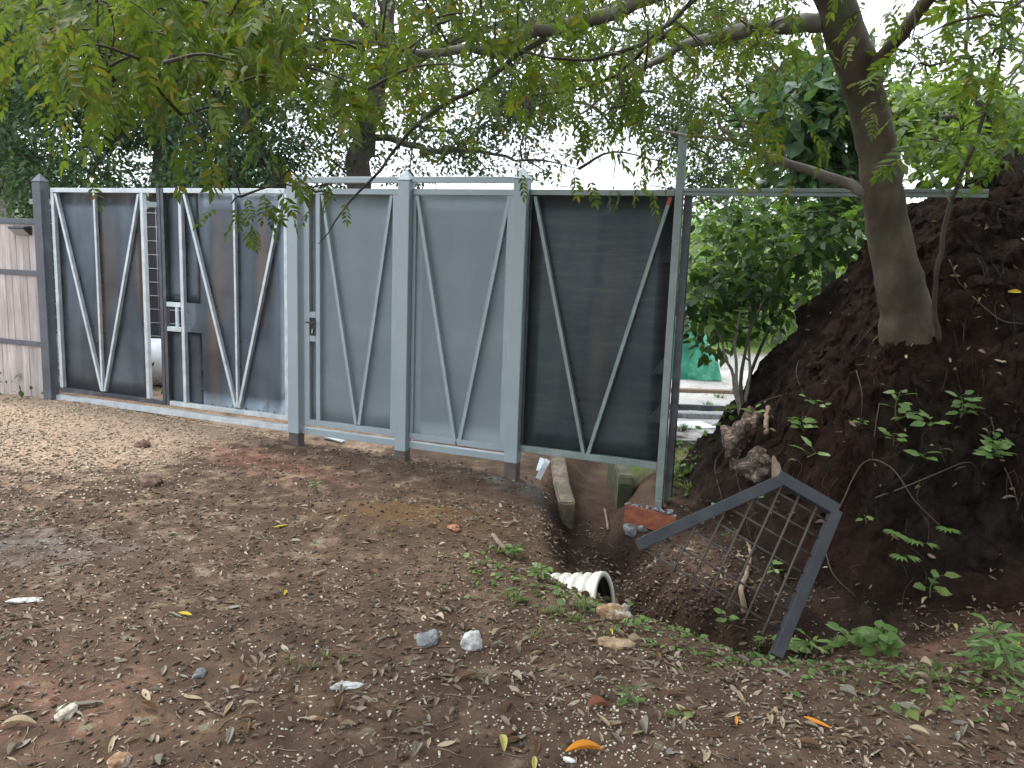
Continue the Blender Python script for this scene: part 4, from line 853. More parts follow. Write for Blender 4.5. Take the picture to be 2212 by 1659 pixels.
# forked tree with a clear trunk
D_ = 10.5
cl = np.concatenate([pxc(120, 480, 1250, -150, 230, D_-1.2, D_+1.4), pxc(46, 640, 1260, 190, 330, D_-1., D_+1., keep=lambda x, y: y < 320 and not (900 < x < 1120 and y > 300)), pxc(8, 930, 1230, 320, 365, D_-.6, D_+.4), pxc(10, 640, 900, 330, 420, D_, D_+1.5)])
backtree('forked_tree', 'tall grey trunked tree behind the grey door with thin spreading branches', [g0(772, D_), at(775, 400, D_), at(792, 290, D_), at(815, 190, D_), at(835, 80, D_), at(850, -100, D_), at(860, -300, D_)], [.17, .155, .135, .11, .10, .07, .03], BARKD, cl, rng.uniform(.25, .5, len(cl)), 165, .07, QUAD, LMID,
   [([at(790, 300, D_), at(860, 305, D_), at(930, 325, D_-.2), at(985, 323, D_-.3), at(1060, 335, D_-.4), at(1130, 350, D_-.5), at(1180, 368, D_-.6)], [.05, .045, .04, .03, .022, .015, .006]),
    ([at(985, 323, D_-.3), at(1030, 290, D_-.3), at(1070, 240, D_-.2), at(1120, 200, D_-.2)], [.02, .018, .012, .006]),
    ([at(815, 190, D_), at(920, 120, D_), at(1060, 60, D_), at(1200, 30, D_)], [.07, .06, .04, .015]), ([at(835, 100, D_), at(740, 20, D_), at(640, -60, D_)], [.06, .04, .015]), ([at(800, 240, D_), at(700, 190, D_+.2), at(600, 130, D_+.3)], [.05, .035, .01]), ([at(1060, 60, D_), at(1250, 40, D_-.2), at(1380, -20, D_)], [.045, .035, .02])], .02)
D_ = 12.5
cl = np.concatenate([pxc(95, 1180, 1720, -120, 300, D_-1.5, D_+1.5), pxc(22, 1440, 1700, 280, 400, D_-1, D_+1), pxc(7, 1475, 1580, 400, 440, D_-1, D_)])
backtree('fine_leaved_tree', 'airy fine leaved tree behind the tall thin post', [g0(1950, D_), at(1925, 500, D_), at(1896, 330, D_), at(1868, 200, D_), at(1800, 40, D_), at(1720, -120, D_)], [.16, .13, .11, .08, .03], BARKD, cl, rng.uniform(.35, .6, len(cl)), 180, .075, QUAD, LMID,
   [([at(1890, 300, D_), at(1700, 270, D_-.2), at(1560, 250, D_-.3), at(1420, 200, D_-.3)], [.06, .045, .03, .01]), ([at(1850, 150, D_), at(1650, 100, D_-.2), at(1450, 80, D_-.2), at(1280, 50, D_)], [.07, .05, .035, .012])], .02)
D_ = 7.6
cl = pxc(46, 1640, 1870, 140, 440, D_-.7, D_+.8, keep=lambda x, y: x > 1650+.25*abs(y-260))
backtree('broad_leaved_tree', 'dark broad leaved tree just left of the leaning trunk', [g0(1800, D_), at(1790, 480, D_), at(1780, 330, D_), at(1770, 200, D_), at(1765, 60, D_)], [.07, .06, .05, .04, .02], BARKD, cl, rng.uniform(.25, .4, len(cl)), 44, .17, OVAL, LDARK, skip=.2)
D_ = 9
cl = np.concatenate([pxc(22, 1900, 2260, 215, 330, 6.6, D_), pxc(16, 1950, 2260, 150, 330, 7.2, D_)])
bt = hit(2160, 345)[0]
backtree('young_tree', 'yellow green young tree on top of the bank right of the trunk', [bt-[0, 0, .2], at(2130, 260, bt[1]+.2), at(2100, 150, bt[1]+.3), at(2090, 30, bt[1]+.3)], [.035, .03, .02, .01], BARKD, cl, rng.uniform(.2, .4, len(cl)), 60, .12, OVAL, LLIGHT, skip=.2)
cb = hit(2090, 400)[0]
Tb = Tree('bank_top_shrub', 'dense green shrub along the crest of the bank at the right edge', 'shrub', cb-[0, 0, .1])
cl = np.concatenate([pxc(44, 1935, 2280, 210, 345, cb[1]+.1, cb[1]+1.3), pxc(10, 2040, 2260, 330, 390, cb[1]-.1, cb[1]+.5)])
for q_ in ((2000, 300), (2090, 260), (2180, 250)): Tb.limb('stem', [cb-[0, 0, .1], (cb+at(*q_, cb[1]+.4))/2, at(*q_, cb[1]+.5)], [.02, .014, .006], BARKD, 7, .02)
Tb.connect(cl, .008, .1, .002, skip=.2); A = Acc(); clumpleaves(A, cl, .26, 44, .10, OVAL); Tb.crown(A, LLIGHT, 'foliage'); Tb.fin(TWIG)
# thin sapling in front of the bank at the right
sb = hit(2028, 738)[0]
T2 = Tree('sapling', 'thin bare stemmed sapling just right of the leaning trunk', 'tree', sb)
T2.limb('stem', [sb, at(2018, 640, sb[1]-.1), at(2035, 520, sb[1]-.15), at(2065, 410, sb[1]-.2), at(2105, 310, sb[1]-.2), at(2150, 170, sb[1]-.25), at(2172, 60, sb[1]-.3), at(2190, -60, sb[1]-.3)], [.016, .014, .013, .012, .011, .009, .007, .004], BARKD, 8, .01)
cl = np.concatenate([pxc(12, 1960, 2230, 230, 330, sb[1]-.5, sb[1]+.2), pxc(8, 2060, 2230, -20, 200, sb[1]-.5, sb[1]+.1)]); T2.connect(cl, .006, .1, .002)
A = Acc(); sprays(A, cl, 3, .26, COMP[:3], .08, .2); T2.crown(A, LLIGHT, 'foliage'); T2.fin(TWIG)

# shrub filling the gap between the post and the bank
def shrub(name, label, base, cl, rad, n, size, tm, lm, stems, skip=.1, down=0):
    Tt = Tree(name, label, 'shrub', base)
    for i, q in enumerate(stems): Tt.limb('stem', [base]+q, [.018, .012, .006], TWIG if i % 2 else BARKL, 7, .02)
    Tt.connect(cl, .008, .1, .002, skip=skip); A = Acc(); clumpleaves(A, cl, rad, n, size, tm); Tt.crown(A, lm, 'foliage'); Tt.fin(TWIGG)
sb = hit(1600, 905)[0]; yb = sb[1]+.2
cl = pxc(95, 1470, 1860, 440, 830, yb, yb+1.3, keep=lambda x, y: y < 1180-.42*x+170+60*math.sin(x*.05) and not (x < 1560 and y < 600 and random.random() < .9) and not (x < 1520 and y > 700))
shrub('broadleaf_shrub', 'leafy green shrub between the tall post and the bank', sb-[0, 0, .05], cl, .24, 24, .11, OVAL, LBROAD,
      [[at(1590, 780, yb), at(1600, 640, yb+.3)], [at(1610, 760, yb), at(1680, 580, yb+.3)], [at(1580, 800, yb), at(1540, 700, yb+.1)], [at(1640, 760, yb+.3), at(1760, 560, yb+.6)], [at(1620, 800, yb+.1), at(1620, 560, yb+.8)]])
sb = hit(1790, 600)[0] 
cl = pxc(26, 1700, 1880, 430, 600, sb[1]+.1, sb[1]+.9, keep=lambda x, y: y < 1400-.46*x)
shrub('dark_shrub', 'dark leafy shrub on the bank edge left of the trunk under the rail', sb-[0, 0, .05], cl, .22, 26, .12, OVAL, LDARK, [[at(1780, 520, sb[1]+.2), at(1760, 460, sb[1]+.3)], [at(1800, 520, sb[1]+.2), at(1830, 450, sb[1]+.4)]])

# far growth beyond the yard
def farbush(name, label, x, y, Yd, w, h, n, size, lm, tm=QUAD, cat='bush', grp=None):
    c = at(x, y, Yd); gz = zat(c[0], Yd); Tt = Tree(name, label, cat, (c[0], Yd, gz), grp)
    Tt.limb('trunk', [(c[0], Yd, gz-.1), (c[0]+.05*w, Yd, (gz+c[2])/2), (c[0], Yd, c[2])], [.03*w, .02*w, .01*w], BARKL, 6, .03)
    k = 26; C_ = np.array([c[0], Yd, c[2]])+rng.normal(0, 1, (k, 3))*np.array([w, w*.7, h])*.33
    A = Acc(); clumpleaves(A, C_, rng.uniform(.2, .34, k)*w, n, size, tm); Tt.crown(A, lm, 'foliage')
farbush('far_bush', 'pale green bush behind the green tarp, left of the others', 1480, 640, 21, 2.4, 1.6, 60, .28, LPALE)
farbush('far_bush', 'pale green bush behind the green tarp, right beside the shrub', 1570, 650, 23, 3.0, 1.8, 60, .3, LLIGHT)
farbush('far_bush', 'bright green bush seen through the middle of the leafy shrub', 1680, 660, 19, 3.4, 1.8, 60, .28, LLIGHT)
farbush('far_bush', 'bright green bush seen through the shrub next to the bank', 1800, 600, 22, 4.0, 3.0, 60, .3, LLIGHT)
farbush('far_bush', 'blue green bush under the long rail beside the tall post', 1510, 540, 34, 5.0, 3.0, 70, .4, LPALE)
farbush('far_bush', 'yellow green bush under the long rail right of the blue hill', 1620, 470, 36, 5.0, 4.0, 70, .4, LPALE)
farbush('far_tree', 'tall hazy tree far behind the leafy shrub and long rail', 1740, 420, 40, 8.0, 8.0, 80, .5, LMID, cat='tree')
farbush('far_bush', 'green bush under the plank fence at the left edge', 30, 850, 8.6, 1.8, .5, 60, .09, LMID)
farbush('far_tree', 'dark hazy tree behind the hazy left edge tree', -60, 330, 24, 7.0, 6.0, 80, .3, LMID, cat='tree')
farbush('far_bush', 'low green bush above the plank fence at the left edge', 60, 455, 15, 3.0, 1.6, 80, .12, LDARK)
# umbrella-leaved plants by the tarp
for i, (x, y, Yd) in enumerate([(1482, 500, 17), (1500, 560, 16), (1540, 530, 19), (1475, 590, 15)]):
    c = at(x, y, Yd); gz = zat(c[0], Yd); Tt = Tree('umbrella_plant', ['pale umbrella leaved plant nearest the tall post top', 'pale umbrella leaved plant in the middle, above the green tarp', 'pale umbrella leaved plant farthest right, touching the shrub', 'lowest pale umbrella leaved plant just above the green tarp'][i], 'plant', (c[0], Yd, gz))
    Tt.limb('stem', [(c[0]+.1, Yd, gz), (c[0]+.03, Yd, (gz+c[2])/2), tuple(c)], [.045, .035, .025], BARKL, 7, .02)
    A = Acc()
    for j in range(9):
        a = j*2.4; e_ = c+np.array([math.cos(a)*.45, math.sin(a)*.45, .25*math.sin(j*1.7)+.05]); Tt.tw.tube(spline([c, (c+e_)/2+[0, 0, .08], e_], 3)-Tt.b, .008, 4)
        nn_ = 8; aa = np.arange(nn_)*2*math.pi/nn_; dd_ = np.stack([np.cos(aa), np.sin(aa), np.full(nn_, -.35)], 1); A.inst(OVAL, np.repeat(e_[None], nn_, 0), basis(dd_, np.tile([0, 0, 1.], (nn_, 1))), np.full(nn_, .33))
    Tt.crown(A, LLIGHT, 'foliage'); Tt.fin(TWIGG)
# green tarp heap, boards and white sheet in the yard
c = at(1496, 745, 12.5); gz = zat(c[0], 12.5); hT = at(1478, 655, 12.5)[2]-gz
n_ = 60; uu, vv = np.meshgrid(np.linspace(-1, 1, n_), np.linspace(-1, 1, n_)); env = np.clip(1-np.maximum(np.abs(uu), np.abs(vv))**4, 0, 1)
zz_ = env*(hT*(.8+.2*fbm(uu*2, vv*2, 3., 1, 3))+.06*np.abs(fbm(uu*5, vv*3, 9., 1.5, 3)))*(1-.35*sm(uu, 0, 1)); ii = np.arange(n_*n_).reshape(n_, n_)
Vt = np.stack([uu*.46+.03*fbm(uu, vv, 5., 4, 2), vv*.5+.03*fbm(uu, vv, 6., 4, 2), zz_], -1).reshape(-1, 3); Ft = np.stack([ii[:-1, :-1], ii[:-1, 1:], ii[1:, 1:], ii[1:, :-1]], -1).reshape(-1, 4)
tm_ = metal_mat('green_tarp', (.01, .11, .06), (.03, .28, .16), (.16, .50, .34), .35, 0, 5); bump(tm_, noise(tm_, 9, 5, .7), .5, .05)
o_ = npmesh('tarp', Vt, Ft, np.full(len(Ft), 4), tm_, smooth=True, loc=(c[0], 12.9, gz)); tag(o_, 'bright green tarp heaped over a pile beyond the gate', 'tarp')
def yb(x, y, Yd, size, m, name, label, cat, rz=0.):
    c = at(x, y, Yd); c[2] = zat(c[0], Yd); o_ = wbox(name, label, cat, c, size, m, rz, .004); return o_
yb(1475, 776, 11.3, (1.6, .12, .05), OLDWOOD, 'timber', 'timber beam on the gravel nearest the green tarp', 'timber')
yb(1480, 812, 9.9, (1.5, .06, .07), BLACKST, 'steel_bar', 'dark bar lying on the gravel between timber and white sheet', 'bar')
yb(1490, 828, 9.4, (1.4, .10, .06), CONCG, 'kerb', 'pale kerb strip behind the white sheet', 'kerb')
yb(1500, 842, 8.9, (.42, .35, .02), WHITE, 'white_sheet', 'white sheet lying in front of the kerb beyond the post', 'sheet', .3)
yb(1460, 880, 7.9, (1.1, .07, .06), CONCG, 'kerb', 'narrow kerb strip nearest the tall post beyond the gate', 'kerb', .1)
# hills
def hill(name, x0, x1, y, Yd, m, amp=12):
    n = 60; xs = np.linspace(x0, x1, n); out = []
    for r_, f_ in ((0, 1.), (1, .75), (2, .45), (3, 0.)):
        yy = Yd-r_*Yd*.10; out.append([(x_*Yd/1746, yy, (CH+y*Yd/1746+amp*float(fbm(np.array([x_*.004]), np.array([y*.1]))[0]))*f_-4+3*float(vn(np.array([x_*.02]), np.array([float(r_)]))[0])) for x_ in xs])
    V_ = np.array(out).reshape(-1, 3); I = np.arange(4*n).reshape(4, n); F_ = np.stack([I[:-1, :-1], I[:-1, 1:], I[1:, 1:], I[1:, :-1]], -1).reshape(-1, 4)
    return tag(npmesh(name, V_, F_, np.full(len(F_), 4), m, smooth=True), None, None, None, 'structure')
HM = mat('wooded_hill', (.04, .07, .05), .95, spec=.1); n_ = noise(HM, .05, 8, .7); setc(HM, ramp(HM, n_, [(.35, (.018, .035, .022)), (.6, (.05, .085, .04))])); bump(HM, n_, 1., 4.)
hill('hills', -3500, 3500, 112, 900, HM, 12)
HM2 = mat('near_wooded_slope', (.04, .07, .05), .95, spec=.1); n_ = noise(HM2, .2, 8, .7); setc(HM2, ramp(HM2, n_, [(.35, (.03, .06, .025)), (.6, (.09, .15, .05))])); bump(HM2, n_, 1., 2.)
hill('wooded_slope', -3500, 3500, 70, 260, HM2, 6)

# ------------------------------------------------------------------ plants on the ground and the bank
def plant(label, xy, h, nl, size, lm=LWEED, tm=OVAL, kind='weed', lean=None, cat='plant', pal=False, ns=1, spread=.3):
    P, nr = hit(*xy); out = Vector(nr); out = np.array(out); out[2] = abs(out[2])*.4+.6; out = out/np.linalg.norm(out)
    t_ = thing(kind, label, cat, tuple(P)); S_ = Acc(); A = Acc()
    for s_ in range(ns):
        d_ = nrm(out+rng.normal(0, spread, 3)) if ns > 1 or lean is None else nrm(np.array(lean, float))
        top_ = d_*h*random.uniform(.7, 1.1); mid = top_*.55+rng.normal(0, .06, 3)*h; C_ = spline([(0, 0, -.01), mid, top_], 5); S_.tube(C_, interp([.0035, .0015], len(C_)), 5)
        for i in range(nl):
            k = int((.35+.65*i/max(nl-1, 1))*(len(C_)-1)); a = i*2.4+random.random(); d2 = nrm(np.array([math.cos(a), math.sin(a)-.4, random.uniform(-.1, .5)])); q = C_[k]+d2*size*.35
            S_.tube([C_[k], q], .001, 3)
            if pal:
                for b_ in np.linspace(-1.3, 1.3, 7):
                    e_ = np.array([d2[0]*math.cos(b_)-d2[1]*math.sin(b_), d2[0]*math.sin(b_)+d2[1]*math.cos(b_), .1]); A.inst(LANCE, q[None], basis(e_[None], np.array([[0, -.4, 1.]])), np.array([size]))
            else: A.inst(tm, q[None], basis(d2[None], np.array([[random.gauss(0, .3), -.5+random.gauss(0, .3), 1.]])), np.array([size*random.uniform(.75, 1.15)]))
    S_.out('stem', TWIGG, t_, smooth=True); A.out('foliage', lm, t_); return t_
for a in [
    ('small pale leaved weed high on the bank face left of the trunk', (1795, 880), .22, 7, .06),
    ('oval leaved weed on the bank above the grille, by the cut stub', (1737, 930), .12, 8, .07),
    ('hanging lance leaved weed with round seed above the right end of the grille', (1742, 985), .08, 4, .11, LWEED, LANCE),
    ('tall thin weed with leaves at its top in the middle of the bank', (1935, 905), .20, 8, .07),
    ('short weed with five leaves right of the tall thin bank weed', (2010, 915), .08, 6, .08),
    ('leafy weed on the lower middle bank, left of the climbing vine', (1930, 960), .10, 7, .065),
    ('broad leaved weed in the centre of the bank under the short one', (2008, 990), .08, 6, .08),
    ('climbing leafy vine on the right of the bank, upper tuft', (2075, 900), .12, 9, .065),
    ('climbing leafy vine on the right of the bank, lower tuft', (2130, 985), .14, 14, .07),
    ('tiny two leaved seedling near the top middle of the bank', (1855, 915), .05, 3, .05),
    ('heart leaved weed with yellow green leaves low on the bank', (2010, 1290), .12, 6, .085, LLIGHT, ROUND),
    ('tiny seedling on the bank right of the grille corner', (1872, 1130), .07, 3, .05),
    ('two leaved pale seedling above the root matted boulder', (1636, 900), .07, 4, .08),
    ('small leafy weed under the shrub stem above the boulder', (1595, 850), .14, 7, .09, LBROAD, ROUND),
    ('yellow green leafy creeper beside the tall post, upper', (1465, 965), .10, 8, .06, LLIGHT, ROUND),
    ('yellow green leafy creeper beside the tall post, lower', (1462, 1005), .08, 7, .05, LLIGHT, ROUND),
    ('green weed at the foot of the bank behind the grille top bar', (1560, 1110), .07, 6, .055),
    ('weed growing through the upper corner of the grille', (1640, 1080), .08, 6, .055),
    ('weed growing up behind the middle wires of the grille', (1585, 1180), .10, 5, .07, LBROAD),
    ('pale weed behind the lower right wires of the grille', (1680, 1240), .10, 6, .05),
    ('broad round leaved weed clump at the foot of the bank', (1905, 1415), .12, 14, .075, LWEED, ROUND),
    ('lance leaved weed right of the grille foot', (1770, 1400), .12, 8, .08, LWEED, LANCE),
    ('low leafy weed against the grille foot', (1710, 1400), .08, 9, .06),
    ('upright weed left of the broad round leaved clump', (1840, 1405), .12, 8, .07),
    ('small weed in the berm below the wires of the grille', (1570, 1345), .10, 7, .05),
    ('narrow leaved weed right of the small berm weed', (1650, 1385), .12, 6, .07, LWEED, LANCE),
    ('tall green weed patch at the right edge, upper plant', (2150, 1420), .16, 12, .09, LWEED, LANCE),
    ('tall green weed patch at the right edge, middle plant', (2190, 1470), .18, 14, .09, LWEED, LANCE),
    ('green weed left in the right edge patch', (2120, 1455), .14, 10, .08, LWEED, LANCE),
    ('green weed at the right edge below the patch', (2200, 1540), .12, 12, .07, LWEED, LANCE),
    ('small pointed weed in the foreground lower right', (1365, 1520), .05, 9, .045, LWEED, LANCE),
    ('single light green leafy seedling, lower right foreground', (1960, 1545), .03, 3, .06, LLIGHT, ROUND),
    ('small seedling with light leaves at right foreground', (1470, 1545), .03, 5, .04, LLIGHT),
    ('weed on the ochre soil below the grey door', (685, 1065), .09, 10, .04, LGRASS, LANCE),
    ('lone bright leaf seedling at the ditch edge right of the rocks', (1385, 1305), .05, 2, .05, LLIGHT),
    ('leafy weed left of the pipe in the dark dip', (1160, 1250), .09, 12, .05),
    ('low weed at the left end of the berm', (1105, 1200), .08, 10, .05),
]:
    a = list(a)+[LWEED, OVAL][len(a)-5:] if len(a) < 7 else list(a); plant(a[0], a[1], a[2], a[3], a[4], a[5], a[6], ns=1 if a[3] < 8 else 2)
for lab, xy in (('left palmate weed on the lower bank', (1925, 1165)), ('right palmate weed on the lower bank', (2040, 1150)), ('lowest palmate weed on the lower bank', (1950, 1205)), ('middle palmate weed on the lower bank', (1995, 1175))):
    plant(lab, xy, .06, 2, .06, LWEED, LANCE, pal=True)
# grass tufts
def blade(seed):
    r = random.Random(seed); V = []; Fc = []
    for b_ in range(14):
        a = r.uniform(0, 6.28); ln = r.uniform(.5, 1.); ln2 = r.uniform(.3, .9); w = .035; n = 5; k = len(V)
        for i in range(n+1):
            t = i/n; ro = ln2*t**1.4; z = ln*(t-.45*t*t*ln2*1.3); ww = w*(1-t)**.6+.002
            c = Vector((math.cos(a)*ro, math.sin(a)*ro, z)); s_ = Vector((-math.sin(a), math.cos(a), 0))*ww; V += [tuple(c+s_), tuple(c-s_)]
        for i in range(n): Fc.append((k+2*i, k+2*i+1, k+2*i+3, k+2*i+2))
    return TM(V, Fc)
BL = [blade(i) for i in range(4)]
def tuft(label, xy, size, m=LGRASS, k=2, sp=.04):
    P, _n = hit(*xy); A = Acc()
    for i in range(k):
        q = np.array([random.gauss(0, sp*(.5 if k < 4 else 1)), random.gauss(0, sp*(.5 if k < 4 else 1)), 0]) if i else np.zeros(3); q[2] = zat(P[0]+q[0], P[1]+q[1])-P[2]-.005; a = random.random()*6.28
        A.inst(random.choice(BL), q[None], np.array([[[math.cos(a), -math.sin(a), 0], [math.sin(a), math.cos(a), 0], [0, 0, 1]]]), np.array([size*random.uniform(.7, 1.1)]))
    o_ = A.out('grass_tuft', m, None, tuple(P)); return tag(o_, label, 'grass')
for lab, xy, s_, k in [('grass tuft directly in front of the pipe mouth', (1265, 1318), .10, 5), ('grass tuft left of the pipe in front of the berm', (1120, 1300), .08, 6), ('grass tuft between the two pipe side tufts', (1195, 1325), .07, 6),
    ('small dry green tuft left of the flat white stone', (672, 1445), .06, 4), ('tiny tuft just above the flat white stone', (742, 1430), .05, 3), ('grass tuft below the brown and white rock', (1240, 1345), .06, 5), ('low tuft right of the chalky white rock', (1150, 1378), .05, 5),
    ('low grass tuft on the ochre heap edge', (840, 1160), .05, 5), ('grass blades left of the grille foot', (1645, 1395), .09, 3), ('grass blades right of the grille foot', (1810, 1395), .10, 3), ('grass blades left on the dark dip edge', (1075, 1195), .07, 4), ('pale grass tuft on the bank beside the tall post', (1480, 930), .14, 8),
    ('bright grass on the bank edge above the creeper', (1530, 880), .13, 8), ('bright grass higher on the bank edge near the shrub stem', (1560, 860), .11, 6), ('drooping grass on the bank under the creeper', (1480, 1060), .13, 4), ('grass growing at the right edge of the foreground', (2010, 1470), .08, 5)]:
    tuft(lab, xy, s_, LLIGHT if 'bright' in lab else LGRASS, k)
A = Acc()
for i in range(170):
    x, y = random.uniform(1438, 1600), random.uniform(820, 1100)
    if x > 1620-.62*(y-820)+0 and y > 900: continue
    P_, nr = hit(x, y); a = random.random()*6.28
    if abs(P_[1]-5.9) > 1.6: continue
    A.inst(random.choice(BL), P_[None]-[0, 0, .01], np.array([[[math.cos(a), -math.sin(a), 0], [math.sin(a), math.cos(a), 0], [0, 0, 1]]]), np.array([random.uniform(.05, .12)]))
    A.inst(random.choice((OVAL, ROUND)), np.repeat(P_[None]+nr*.03, 4, 0)+rng.normal(0, .03, (4, 3)), randrot(4, .6), rng.uniform(.03, .07, 4))
tag(A.out('bank_grass', LLIGHT), 'bright grass and creepers on the bank foot beside the tall post', 'grass', None, 'stuff')
A = Acc(); A2 = Acc(); n_ = 900
bx_ = [];
while len(bx_) < n_:
    t = random.random(); i = random.randrange(len(BERM)-1); p = BERM[i]+(BERM[i+1]-BERM[i])*t; q = p+rng.normal(0, .13, 2); bx_.append(q)
bx_ = np.array(bx_); bz = ground(bx_[:, 0], bx_[:, 1]); P_ = np.stack([bx_[:, 0], bx_[:, 1], bz+.008], 1)
for i, tmx in enumerate((OVAL, LANCE, ROUND)): A.inst(tmx, P_[i::3], randrot(len(P_[i::3]), .6), rng.uniform(.02, .05, len(P_[i::3])))
tag(A.out('ground_cover', LWEED), 'tiny green weeds scattered along the berm', 'weeds', None, 'stuff')
# ------------------------------------------------------------------ litter
def dead(seed, w=.22):
    r = random.Random(seed); V = []; n = 6; c1, c2, tw = r.uniform(-.5, .5), r.uniform(.3, 1.6), r.uniform(-.8, .8)
    for i in range(n+1):
        t = i/n; ww = w*math.sin(math.pi*min(t*.94+.04, 1))**.8+.004
        for s_ in (-1, 0, 1):
            y = s_*ww; z = abs(s_)*ww*c2*.6+.16*math.sin(t*3.14)*c1+y*tw*t; V.append((t-.5, y*(1-.25*abs(c2)), z+.03))
    Fc = [(3*i+j, 3*i+j+1, 3*i+j+4, 3*i+j+3) for i in range(n) for j in (0, 1)]
    return TM(V, Fc)
DEAD = [dead(i, [.22, .18, .28, .14][i % 4]) for i in range(10)]
LTM = [npmesh for _ in ()]
def leafobj(name, label, xy, size, m, tmi, rz=None, tilt=.15, grp=None):
    P, nr = hit(*xy); T_ = DEAD[tmi]; nv = Vector(nr); nv.normalize()
    me = bpy.data.meshes.new(name); me.from_pydata([tuple(v*size) for v in T_.V], [], [list(f) for f in T_.F]); 
    o_ = link(name, me, m); o_.location = Vector(P)+nv*.006; q = nv.to_track_quat('Z', 'Y'); o_.rotation_mode = 'QUATERNION'
    from mathutils import Quaternion
    o_.rotation_quaternion = q @ Quaternion((0, 0, 1), random.uniform(0, 6.28) if rz is None else rz) @ Quaternion((1, 0, 0), random.uniform(-tilt, tilt)); return tag(o_, label, 'leaf', grp)
for a in [('orange curled leaf at the bottom edge', (1262, 1628), .13, ORA, 0, .1), ('pale yellow leaf standing up near the bottom edge', (1085, 1610), .09, PALEY, 0, 1.0), ('reddish oval leaf lying in the lower right foreground', (1290, 1530), .085, REDL, 2, 1.3),
    ('small yellow leaf in the middle of the dirt on the left', (400, 1330), .07, YEL, 1, 0), ('yellow leaf below the ochre soil heap at left', (607, 1139), .09, YEL, 3, 0), ('small yellow leaf on dirt between two other yellow leaves', (617, 1283), .06, YEL, 1, 0),
    ('small yellow leaf in front of the tan crumbling stone', (1320, 1367), .06, YEL, 1, .2), ('yellow leaf caught in the weeds at the right edge', (2190, 1395), .07, YEL, 2, .4), ('orange strip of bark or leaf right of the reddish leaf', (1765, 1565), .10, ORA, 3, -.2),
    ('curled orange leaf tip at the lower right', (1590, 1560), .06, ORA, 3, .1), ('yellow leaf lying high on the bank right of trunk', (2115, 655), .08, PALEY, 1, 1.), ('large yellow leaf on the bank at the right edge', (2190, 632), .075, YEL, 0, 0.), ('green yellow fallen leaf under the bank at right', (2065, 1358), .06, PALEY, 0, -.4),
    ('grey dead leaf lying right of the reddish leaf', (1390, 1575), .09, DRYG, 2, -.3), ('big tan dead leaf at the left edge of the foreground', (40, 1570), .11, DRYT, 0, .5), ('long dark curled leaf beside the pale stone', (185, 1525), .12, DRYG, 3, .6),
    ('pale yellow leaf at the very bottom edge left of the orange leaf', (1190*.97, 1655), .08, PALEY, 1, .3), ('tan torn leaf in the lower middle beside pebbles', (1370, 1390), .08, DRYT, 2, .2), ('pale curled leaf at the lower right of the pebbles', (1690, 1565), .08, DRYT, 3, -.6)]:
    leafobj('fallen_leaf', a[0], a[1], a[2], a[3], a[4], a[5])
kinds = [('fallen_leaf', 'grey brown', DRYG, 'grey brown leaves on the dirt'), ('fallen_leaf', 'dark brown', DRYB, 'dark brown leaves on the dirt'), ('fallen_leaf', 'light tan', DRYT, 'tan leaves on the dirt')]
LSH = [('narrow', 'flat'), ('narrow', 'curled')]
def place(x, y):
    h = 'at the far left' if x < 300 else 'left of centre' if x < 700 else 'below the grey door' if x < 1000 else 'below the pipe mouth' if x < 1350 else 'below the fallen grille' if x < 1750 else 'at the far right'
    v = 'on bare dirt' if y < 1250 else 'in the middle dirt' if y < 1400 else 'among foreground pebbles' if y < 1530 else 'near the bottom edge'
    return h+', '+v
mesh_cache = {}; SEEN = set()
for i in range(240):
    k = random.choices(range(3), (5, 4, 3))[0]; nm, colr, m, grp = kinds[k]; ti = random.randrange(10)
    x, y = random.uniform(20, 2190), random.triangular(1120, 1655, 1600)
    if x > 1350 and y < 1400+.05*(x-1350): y = random.uniform(1450, 1655)
    s_ = .03+.06*random.random()**1.8; lab = ''
    for _q in range(60):
        lab = ('large ' if s_ > .065 else 'small ' if s_ < .04 else '')+['broad ', 'slim ', 'wide ', 'thin ', 'curved ', 'curled ', 'cupped ', 'twisted ', 'folded ', 'bent '][ti]+colr+' dead leaf '+place(x, y)
        if lab not in SEEN: break
        ti = random.randrange(10); s_ = .03+.06*random.random()**1.8
    SEEN.add(lab); key = (k, ti); P, nr = hit(x, y)
    if key not in mesh_cache:
        me = bpy.data.meshes.new(nm); T_ = DEAD[ti]; me.from_pydata([tuple(v) for v in T_.V], [], [list(f) for f in T_.F]); me.materials.append(m); mesh_cache[key] = me
    o_ = bpy.data.objects.new(nm, mesh_cache[key]); COL.objects.link(o_); o_.scale = (s_,)*3
    o_.location = Vector(P)+Vector((0, 0, .004)); o_.rotation_euler = (random.gauss(0, .2), random.gauss(0, .2), random.uniform(0, 6.28)); tag(o_, lab, 'leaf', grp)
def scatter(n, gen):
    P = gen(n); return np.stack([P[:, 0], P[:, 1], ground(P[:, 0], P[:, 1])], 1)
def vis(n, ymin=1.2, ymax=6.0, pw=1.0):       # points in front of the viewer, denser near
    t = rng.uniform(0, 1, n)**pw; yv = ymin+(ymax-ymin)*t; xv = rng.uniform(-.78, .80, n)*(yv+.4); return np.stack([xv, yv], 1)
def infront(P): return (-(P[:, 0]*SG+(P[:, 1]-6)*CG) > -.15) & (bankd(P[:, 0], P[:, 1]) < .05)
